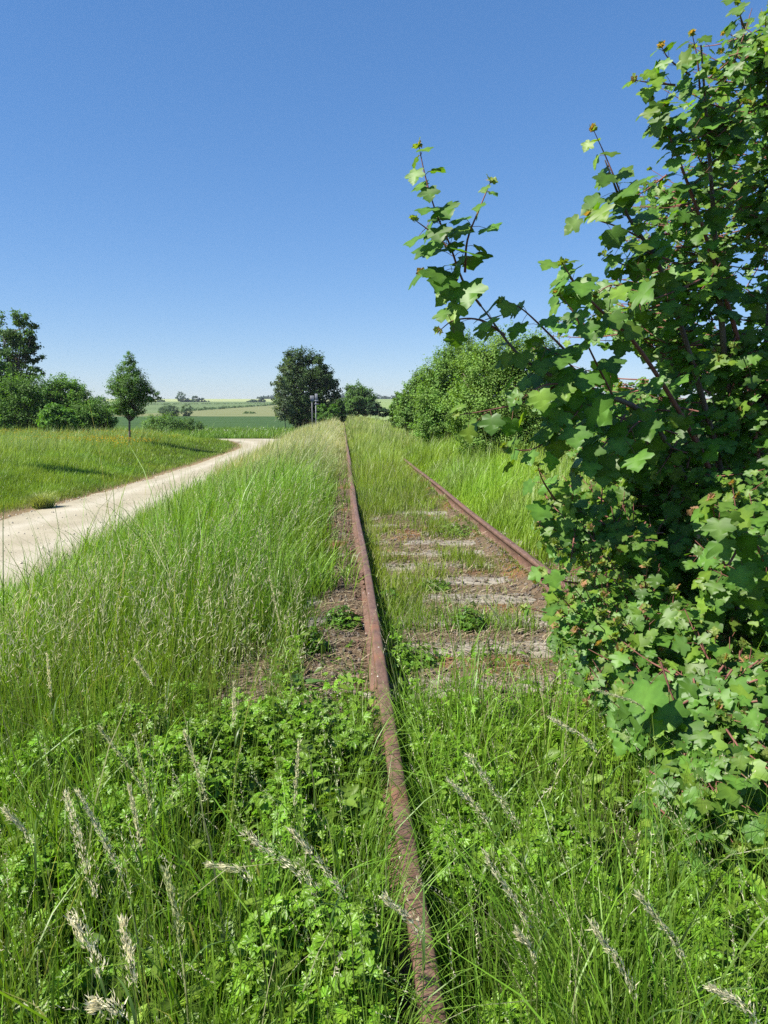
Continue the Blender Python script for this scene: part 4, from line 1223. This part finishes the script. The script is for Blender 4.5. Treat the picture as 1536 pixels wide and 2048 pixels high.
# hedge right of the track
HB = dict(cl_r=.2, yellow=.4, var=.4, shell=.5, feather=.45, per=50)
plant("hawthorn_bush", "big hawthorn bush right of the track, nearest the maple and highest in the hedge", "bush", 17.5, (1040, 925),
      [(1010, 712, 50, 44), (1060, 720, 52, 50), (960, 745, 50, 45), (1010, 800, 80, 60), (1080, 800, 60, 70), (940, 820, 50, 50), (1040, 870, 80, 45), (960, 880, 45, 35), (1140, 860, 60, 60)],
      80000, .045, (0.086, 0.152, 0.032), trunk=.09, **HB)
plant("hawthorn_bush", "hawthorn bush with a rounded top, second of the hedge from the maple", "bush", 25, (905, 895),
      [(925, 712, 36, 34), (890, 745, 38, 34), (950, 760, 40, 40), (880, 800, 46, 46), (930, 830, 50, 45), (868, 852, 40, 30)],
      48000, .06, (0.08, 0.148, 0.032), trunk=.09, **HB)
plant("hawthorn_bush", "hawthorn bush lower and third of the hedge from the maple", "bush", 35, (838, 872),
      [(850, 770, 26, 24), (828, 792, 24, 24), (860, 800, 28, 30), (818, 830, 24, 28), (850, 840, 30, 26)],
      28000, .08, (0.07, 0.13, 0.032), trunk=.08, **HB)
plant("hawthorn_bush", "smallest hawthorn bush at the far end of the hedge", "bush", 46, (802, 858),
      [(805, 800, 14, 14), (800, 825, 17, 20), (806, 843, 18, 12)], 6000, .13, (0.045, 0.095, 0.022), trunk=.06, **HB)
plant("hawthorn_bush", "dark hawthorn bush half hidden behind the maple's leaves", "bush", 14, (1240, 950),
      [(1200, 850, 60, 60), (1280, 850, 70, 55), (1240, 900, 90, 50)], 24000, .05, (0.045, 0.09, 0.02), trunk=.08, **HB)

# ------------------------------------------------------------------ posts beside the track
def signpost():
    b = at(626, 842, 58); gz = float(height(b[0], 58)); x0 = b[0]
    root = empty("signpost", (x0, 58, gz), "grey sign plates seen from behind on a twin pole by the track", "signpost")
    for dx in (-.06, .22):
        a = Acc(); tube(a, [(x0 + dx, 58, gz - .2), (x0 + dx, 58, 2.55 if dx > 0 else 2.2)], .024, 8); a.build("pole", M_GALV, root)
    a = Acc(); box(a, (x0 - .20, 57.93, 2.05), (x0 + .10, 57.955, 2.42), bev=.005); a.build("plate", M_GALV, root)
    a = Acc(); box(a, (x0 + .16, 57.93, 2.05), (x0 + .36, 57.955, 2.56), bev=.005); a.build("plate", M_GALV, root)
    b = at(632, 846, 56); x1 = b[0]; gz = float(height(x1, 56))
    root = empty("marker_post", (x1, 56, gz), "slim grey post with two short brackets right of the sign plates", "post")
    a = Acc(); tube(a, [(x1, 56, gz - .2), (x1, 56, 2.08)], .03, 8); a.build("pole", M_GALV, root)
    for z in (1.75, 1.98):
        a = Acc(); box(a, (x1 - .10, 55.955, z), (x1 + .20, 55.968, z + .07), bev=.004); a.build("bracket", M_GALV, root)
signpost()

# ------------------------------------------------------------------ maple bush at the right
half = [(0, 0), (.10, -.10), (.26, -.14), (.40, -.07), (.54, -.04), (.50, .08), (.49, .18), (.60, .28), (.74, .36), (.78, .48), (.66, .52), (.58, .60), (.48, .58), (.40, .57), (.37, .66), (.42, .76), (.31, .79), (.22, .88), (.10, .95), (0, 1.06)]
outl = half + [(-x_, y_) for (x_, y_) in half[-2:0:-1]]
ctr_pts = [(0, .16), (0, .45), (0, .75)]
mv = np.array(outl + ctr_pts)
no = len(outl)
def near_c(p): return no + int(np.argmin([(p[1] - c[1]) ** 2 for c in ctr_pts]))
mt = []
for i in range(no):
    j = (i + 1) % no
    ci, cj = near_c(outl[i]), near_c(outl[j])
    mt.append((i, j, ci))
    if ci != cj: mt.append((j, cj, ci))
zz = .16 * np.abs(mv[:, 0]) - .22 * mv[:, 1] ** 2 - .20 * mv[:, 0] ** 2 + .03 * np.sin(mv[:, 0] * 9 + mv[:, 1] * 7)
MPV = np.stack([mv[:, 0], mv[:, 1], zz], 1)
MPT = [t if np.cross(mv[t[1]] - mv[t[0]], mv[t[2]] - mv[t[0]]) > 0 else (t[0], t[2], t[1]) for t in mt]
MPC = np.ones((len(mv), 3)); MPC[no:] = (1.35, 1.25, 1.2); MPC[:no] *= .96

maple_leaf_acc = Acc(); maple_twig = Acc(); young_acc = Acc()
BASE = np.array([2.45, 4.0, float(height(2.45, 4.0))])
sunv = np.array(to_sun)
HOLE = np.array([(1195, 705), (1240, 672), (1302, 700), (1300, 758), (1250, 772), (1212, 738)], float)
def inside(poly, p):
    x_, y_ = p; r = False; n = len(poly)
    for i in range(n):
        x1, y1 = poly[i]; x2, y2 = poly[(i + 1) % n]
        if (y1 > y_) != (y2 > y_) and x_ < (x2 - x1) * (y_ - y1) / (y2 - y1) + x1: r = not r
    return r
def leaves_on(crv, n_pairs, size0, size1, young=True, start=.25):
    """opposite leaf pairs along a shoot, smaller and yellower towards the tip"""
    m = len(crv)
    P = []; N_ = []; T_ = []; S_ = []; C_ = []
    for k in range(n_pairs):
        t = start + (1 - start) * (k + .3) / n_pairs
        i = min(int(t * (m - 1)), m - 2)
        p = crv[i]; tg = crv[i + 1] - crv[i]; tg = tg / (np.linalg.norm(tg) + 1e-9)
        ref = np.array([0, 0, 1.0]) if k % 2 else np.array([.6, -.7, .2])
        sd = np.cross(tg, ref); sd /= np.linalg.norm(sd) + 1e-9
        sz = (size0 * (1 - t) + size1 * t) * R.uniform(.8, 1.2)
        for s in (-1, 1):
            if R.random() < .06: continue
            w_ = p - np.array([0, 0, CAM_Z]); zc = w_ @ V_F
            if inside(HOLE, (768 + FPX * (w_ @ V_R) / zc, 1024 - FPX * (w_ @ V_U) / zc)): continue
            d = sd * s + tg * .5 + R.normal(0, .25, 3)
            d /= np.linalg.norm(d)
            pet = sz * R.uniform(.5, 1.0)
            q = p + d * pet + np.array([0, 0, -.15 * pet])
            tube(maple_twig, [p, (p + q) / 2 + [0, 0, .06 * pet], q], [.0014, .0011, .001], 3, (1, 1, 1), cap=False)
            nrm = np.array([-.25, -.40, .55]) + sunv * .45 + d * .35 + R.normal(0, .45, 3)
            tip = d * .8 + np.array([-.1, -.25, -.75]) + R.normal(0, .25, 3)
            P.append(q); N_.append(nrm); T_.append(tip); S_.append(sz)
            yy = np.clip((t - .72) * 2.2, 0, 1) * R.uniform(.2, 1)
            c = (np.array([0.074, 0.17, 0.024]) if R.random() < .78 else np.array([0.115, 0.21, 0.024])) * R.uniform(.65, 1.3) * (1 - yy) + np.array([0.15, 0.21, 0.03]) * yy
            C_.append(c)
    if P:
        stamp(maple_leaf_acc, MPV, MPT, None, frames(np.array(N_), np.array(T_)), np.array(P), np.array(S_), np.array(C_), MPC)
    if young:
        p = crv[-1]; n = 7
        d = (crv[-1] - crv[-3]); d = d / np.linalg.norm(d)
        nr = rand_unit(n) * .5 + d * .3; tp = rand_unit(n) * .7 + d * .9 + np.array([0, 0, .3])
        oc = np.where(R.random((n, 1)) < .22, (0.32, 0.19, 0.10), (0.17, 0.24, 0.05)) * R.uniform(.8, 1.1, (n, 1))
        stamp(young_acc, MPV, MPT, None, frames(nr, tp), p + rand_unit(n) * .008, R.uniform(.012, .028, n), oc, MPC)

# main stems: (pixel x, pixel y, distance) lists drawn from the ground upwards
def pxl(l): return [at(*p) for p in l]
stems = [
    (pxl([(1500, 1250, 4.0), (1470, 950, 3.9), (1440, 600, 3.7), (1420, 330, 3.6), (1402, 90, 3.5)]), .030, "branch"),
    (pxl([(1510, 1200, 4.05), (1530, 800, 4.0), (1545, 400, 3.9), (1530, 60, 3.9)]), .034, "branch"),
    (pxl([(1480, 1230, 3.9), (1380, 980, 3.5), (1290, 830, 3.2), (1170, 780, 3.0), (1050, 720, 2.9), (962, 612, 2.85)]), .022, "branch"),
    (pxl([(1490, 1150, 3.9), (1420, 850, 3.6), (1330, 560, 3.4), (1255, 430, 3.3), (1210, 320, 3.25)]), .022, "branch"),
    (pxl([(1500, 1300, 3.9), (1350, 1150, 3.4), (1210, 1050, 3.2), (1110, 1000, 3.1)]), .018, "branch"),
    (pxl([(1520, 1350, 3.8), (1400, 1300, 3.1), (1280, 1270, 2.9), (1170, 1260, 3.0)]), .016, "branch"),
    (pxl([(1540, 1400, 3.6), (1460, 1380, 2.7), (1380, 1400, 2.4), (1310, 1450, 2.4)]), .014, "branch"),
    (pxl([(1560, 1300, 3.6), (1540, 1150, 2.8), (1480, 1050, 2.5), (1430, 1010, 2.4)]), .014, "branch"),
    (pxl([(1510, 1150, 3.9), (1400, 900, 3.4), (1280, 700, 3.2), (1190, 610, 3.1), (1130, 545, 3.05)]), .018, "branch"),
    (pxl([(1500, 800, 3.8), (1420, 500, 3.6), (1350, 300, 3.5), (1305, 200, 3.45)]), .016, "branch"),
]
maple = empty("maple_bush", BASE, "leafy maple bush leaning over the rail at the right, with orange young shoots", "maple")
t = Acc()
for k, (dx, dy) in enumerate(((0, 0), (.12, .1), (-.10, .05))):
    e = stems[k][0][0]
    tube(t, spline([BASE + [dx, dy, -.05], (BASE + e) / 2 + [dx * .5, 0, 0], e], 10), np.linspace(.05, .032, 10), 9)
t.build("trunk", M_BARK, maple)
stem_curves = []
for pts, r0, nm in stems:
    pts = [BASE + R.normal(0, .04, 3) * [1, 1, 0]] + list(pts)
    crv = spline(pts, 40)
    b = Acc(); tube(b, crv, np.linspace(r0, r0 * .12, 40), 7)
    b.build("branch", M_TWIG if r0 < .02 else M_BARK, maple)
    stem_curves.append(crv)

for crv in stem_curves:
    leaves_on(crv, 17, .085, .06, young=False, start=.30)
# shoots that stand out against the sky and the track
for pts, npair, s0, s1 in [
    ([(962, 612, 2.85), (925, 560, 2.83), (900, 490, 2.8), (872, 425, 2.78), (850, 350, 2.77), (838, 292, 2.76)], 10, .115, .05),
    ([(930, 545, 2.83), (935, 480, 2.8), (960, 415, 2.78), (982, 362, 2.77)], 5, .085, .04),
    ([(1010, 670, 2.88), (960, 640, 2.86), (910, 640, 2.8), (880, 660, 2.78)], 3, .1, .07),
    ([(1255, 430, 3.3), (1235, 370, 3.26), (1210, 310, 3.25), (1188, 262, 3.22)], 5, .11, .05),
    ([(1290, 480, 3.35), (1240, 455, 3.3), (1195, 440, 3.25), (1180, 430, 3.2)], 4, .11, .07),
    ([(1300, 540, 3.3), (1250, 530, 3.3), (1205, 510, 3.25)], 3, .10, .06),
    ([(1130, 700, 3.0), (1080, 650, 2.95), (1040, 615, 2.9), (1005, 600, 2.9)], 4, .10, .06),
    ([(1190, 610, 3.1), (1160, 580, 3.05), (1130, 535, 3.0), (1125, 525, 3.0)], 4, .10, .05),
    ([(1130, 760, 3.0), (1060, 800, 2.9), (980, 820, 2.8), (915, 830, 2.75)], 5, .09, .06),
    ([(1200, 850, 3.1), (1120, 870, 3.0), (1060, 900, 2.9), (1010, 895, 2.85)], 5, .10, .06),
    ([(1400, 180, 3.55), (1395, 120, 3.5), (1385, 70, 3.48)], 4, .09, .05),
    ([(1380, 150, 3.55), (1340, 120, 3.5), (1322, 92, 3.48)], 4, .08, .05),
    ([(1350, 170, 3.55), (1300, 165, 3.5), (1268, 160, 3.48)], 4, .08, .05),
    ([(1370, 270, 3.55), (1330, 230, 3.5), (1302, 200, 3.48)], 4, .09, .05),
    ([(1360, 250, 3.55), (1310, 265, 3.5)], 2, .07, .05),
    ([(915, 560, 2.83), (880, 540, 2.8), (845, 545, 2.78)], 2, .09, .07),
    ([(900, 500, 2.8), (870, 470, 2.79), (830, 440, 2.78)], 3, .10, .06),
    ([(1230, 800, 3.1), (1180, 700, 3.0), (1150, 630, 2.95), (1120, 590, 2.95)], 6, .10, .06),
    ([(1200, 790, 3.05), (1130, 720, 2.95), (1080, 690, 2.9)], 5, .10, .07),
    ([(1180, 780, 3.0), (1150, 830, 2.9), (1110, 860, 2.85)], 5, .11, .07),
    ([(1250, 830, 3.1), (1200, 900, 2.95), (1150, 940, 2.9)], 5, .11, .07),
    ([(1160, 770, 3.0), (1090, 770, 2.85), (1040, 800, 2.8)], 5, .10, .07),
    ([(1300, 830, 3.2), (1260, 860, 3.0), (1230, 920, 2.95)], 5, .11, .08),
    ([(1400, 560, 3.5), (1330, 590, 3.3), (1260, 610, 3.2)], 5, .10, .06),
    ([(1290, 600, 3.3), (1230, 570, 3.2), (1190, 590, 3.15)], 5, .10, .06),
    ([(1340, 520, 3.4), (1280, 500, 3.3), (1225, 490, 3.25)], 5, .10, .06),
    ([(1490, 60, 3.8), (1480, 30, 3.75), (1475, 5, 3.7)], 3, .09, .06),
    ([(1110, 1000, 3.1), (1085, 960, 3.05), (1075, 930, 3.0)], 3, .08, .05),
    ([(1170, 1080, 3.2), (1110, 1060, 3.1), (1075, 1050, 3.05)], 4, .08, .05),
    ([(1180, 1170, 3.2), (1120, 1160, 3.1), (1085, 1140, 3.05)], 4, .08, .06),
    ([(1180, 1250, 3.1), (1110, 1230, 3.0), (1050, 1215, 2.95)], 4, .08, .05),
    ([(1480, 1090, 2.55), (1450, 1130, 2.5), (1430, 1040, 2.45), (1425, 1000, 2.45)], 4, .10, .05),
]:
    crv = spline(pxl(pts), 16)
    tube(maple_twig, crv, np.linspace(.005, .0015, 16), 5)
    leaves_on(crv, npair, s0 * .9, s1 * .9, start=.05)

POLY = np.array([(1540, 0), (1478, 25), (1400, 100), (1335, 130), (1300, 190), (1345, 260), (1330, 330), (1255, 350), (1225, 420), (1235, 520), (1200, 570), (1140, 600), (1080, 660),
                 (1040, 720), (1080, 800), (1090, 880), (1090, 960), (1085, 1060), (1095, 1140), (1100, 1230), (1140, 1310), (1210, 1400), (1290, 1490), (1390, 1610), (1470, 1760), (1540, 1850)], float)
# maple seedlings and low suckers in the grass at the bush's foot
a = Acc(); n = 3600
y = 1.8 + 2.8 * R.random(n); x = np.maximum(.95 + .12 * (y - 2) , .95) + R.random(n) ** 1.2 * 1.3
keep = (x < .58 * y + .4) & (fbm(x, y, 2.2) + .25 * sstep(1.2, 1.9, x) > R.uniform(.35, .7, n)); x = x[keep]; y = y[keep]; n = len(x)
P = np.stack([x, y, height(x, y) + R.uniform(.06, .34, n)], 1)
stamp(a, MPV, MPT, None, frames(np.stack([R.normal(-.3, .35, n), R.normal(-.35, .35, n), np.ones(n) * .8], 1), rand_unit(n) + np.array([0, -.3, -.4])), P, R.uniform(.028, .06, n), np.array([[0.066, 0.15, 0.026]]) * R.uniform(.7, 1.3, (n, 1)), MPC)
tag(a.build("maple_seedlings", M_MAPLE, smooth=True), "small maple seedlings and suckers in the grass under the maple bush", "seedlings", kind="stuff")
cnt = 0; tries = 0
sprays = []
while len(sprays) < 62:
    q_ = (R.uniform(1060, 1660), R.uniform(-80, 1720))
    if inside(POLY, (min(q_[0], 1538), max(q_[1], 2))): sprays.append((q_[0], q_[1], R.random()))
for _ in range(14):
    q_ = (R.uniform(1120, 1560), R.uniform(1020, 1560))
    if inside(POLY, (min(q_[0], 1538), q_[1])): sprays.append((q_[0], q_[1], -.25))
for _ in range(16):
    q_ = (R.uniform(1330, 1600), R.uniform(1480, 1830))
    if inside(POLY, (min(q_[0], 1538), q_[1])): sprays.append((q_[0], q_[1], -.2))
while cnt < 1700 and tries < 80000:
    tries += 1
    sp = sprays[R.integers(0, len(sprays))]
    if R.random() < .72: px, py = sp[0] + R.normal(0, 58), sp[1] + R.normal(0, 62); dk = np.clip(sp[2] * .5 + R.normal(.1, .1), -.1, 1)
    else: px, py = R.uniform(1060, 1680), R.uniform(-80, 1830); dk = R.uniform(.35, 1)
    jx, jy = R.normal(0, 22, 2)
    if not inside(POLY, (min(px, 1538) + jx, min(max(py, 2), 1840) + jy)) or inside(HOLE, (px, py)): continue
    if py < 620 and R.random() < .1: continue
    low = np.clip((py - 900) / 700, 0, 1)
    d0 = 3.25 - .95 * low + .35 * np.clip((700 - py) / 700, 0, 1) - .12 * np.clip((px - 1300) / 300, 0, 1)
    dp = d0 + dk * (1.6 - .3 * low)
    tipp = at(px, py, dp)
    if tipp[2] < height(tipp[0], tipp[1]) + .02: continue
    # nearest stem point carries the shoot
    best = None
    for c in stem_curves:
        dd = np.linalg.norm(c[8:] - tipp, axis=1); i = int(np.argmin(dd))
        if best is None or dd[i] < best[0]: best = (dd[i], c[8 + i])
    v = tipp - best[1]; L = np.linalg.norm(v)
    ln = min(max(L * .7, .22), .5)
    v = v / (L + 1e-6) + np.array([-.25, -.25, .25]) + R.normal(0, .2, 3); v /= np.linalg.norm(v)
    st = tipp - v * ln
    w_ = (st + tipp) / 2 - np.array([0, 0, CAM_Z]); zc = w_ @ V_F; mx_, my_ = 768 + FPX * (w_ @ V_R) / zc, 1024 - FPX * (w_ @ V_U) / zc
    w_ = st - np.array([0, 0, CAM_Z]); zc = w_ @ V_F
    if inside(HOLE, (mx_, my_)) or inside(HOLE, (768 + FPX * (w_ @ V_R) / zc, 1024 - FPX * (w_ @ V_U) / zc)): continue
    crv = spline([st, (st + tipp) / 2 + np.array([0, 0, -.05 * ln]), tipp], 10)
    tube(maple_twig, crv, np.linspace(.004, .0014, 10), 4, cap=False)
    sz = (R.uniform(.05, .095) if (px > 1230 and py > 950) else R.uniform(.042, .075)) * (.7 if px < 1230 and py > 1000 else 1) * (.75 + .5 * R.random() ** 2)
    leaves_on(crv, int(R.integers(3, 7)), sz, sz * .6, young=R.random() < .28, start=.1)
    cnt += 1
maple_leaf_acc.build("crown", M_MAPLE, maple, smooth=True)
young_acc.build("young_leaves", M_MAPLE, maple, smooth=True)
maple_twig.build("twigs", M_TWIG, maple)

# ------------------------------------------------------------------ air
hz = Acc()
box(hz, (-2600, -40, -14), (2600, 3400, 33))
m, N, L, out = new_mat("air")
pv = N.new("ShaderNodeVolumePrincipled")
pv.inputs['Color'].default_value = (0.82, 0.89, 1.0, 1)
pv.inputs['Density'].default_value = 0.00013
pv.inputs['Anisotropy'].default_value = 0.2
L.new(pv.outputs[0], out.inputs['Volume'])
tag(hz.build("haze", m), "thin summer haze over the far fields", "haze", kind="stuff")
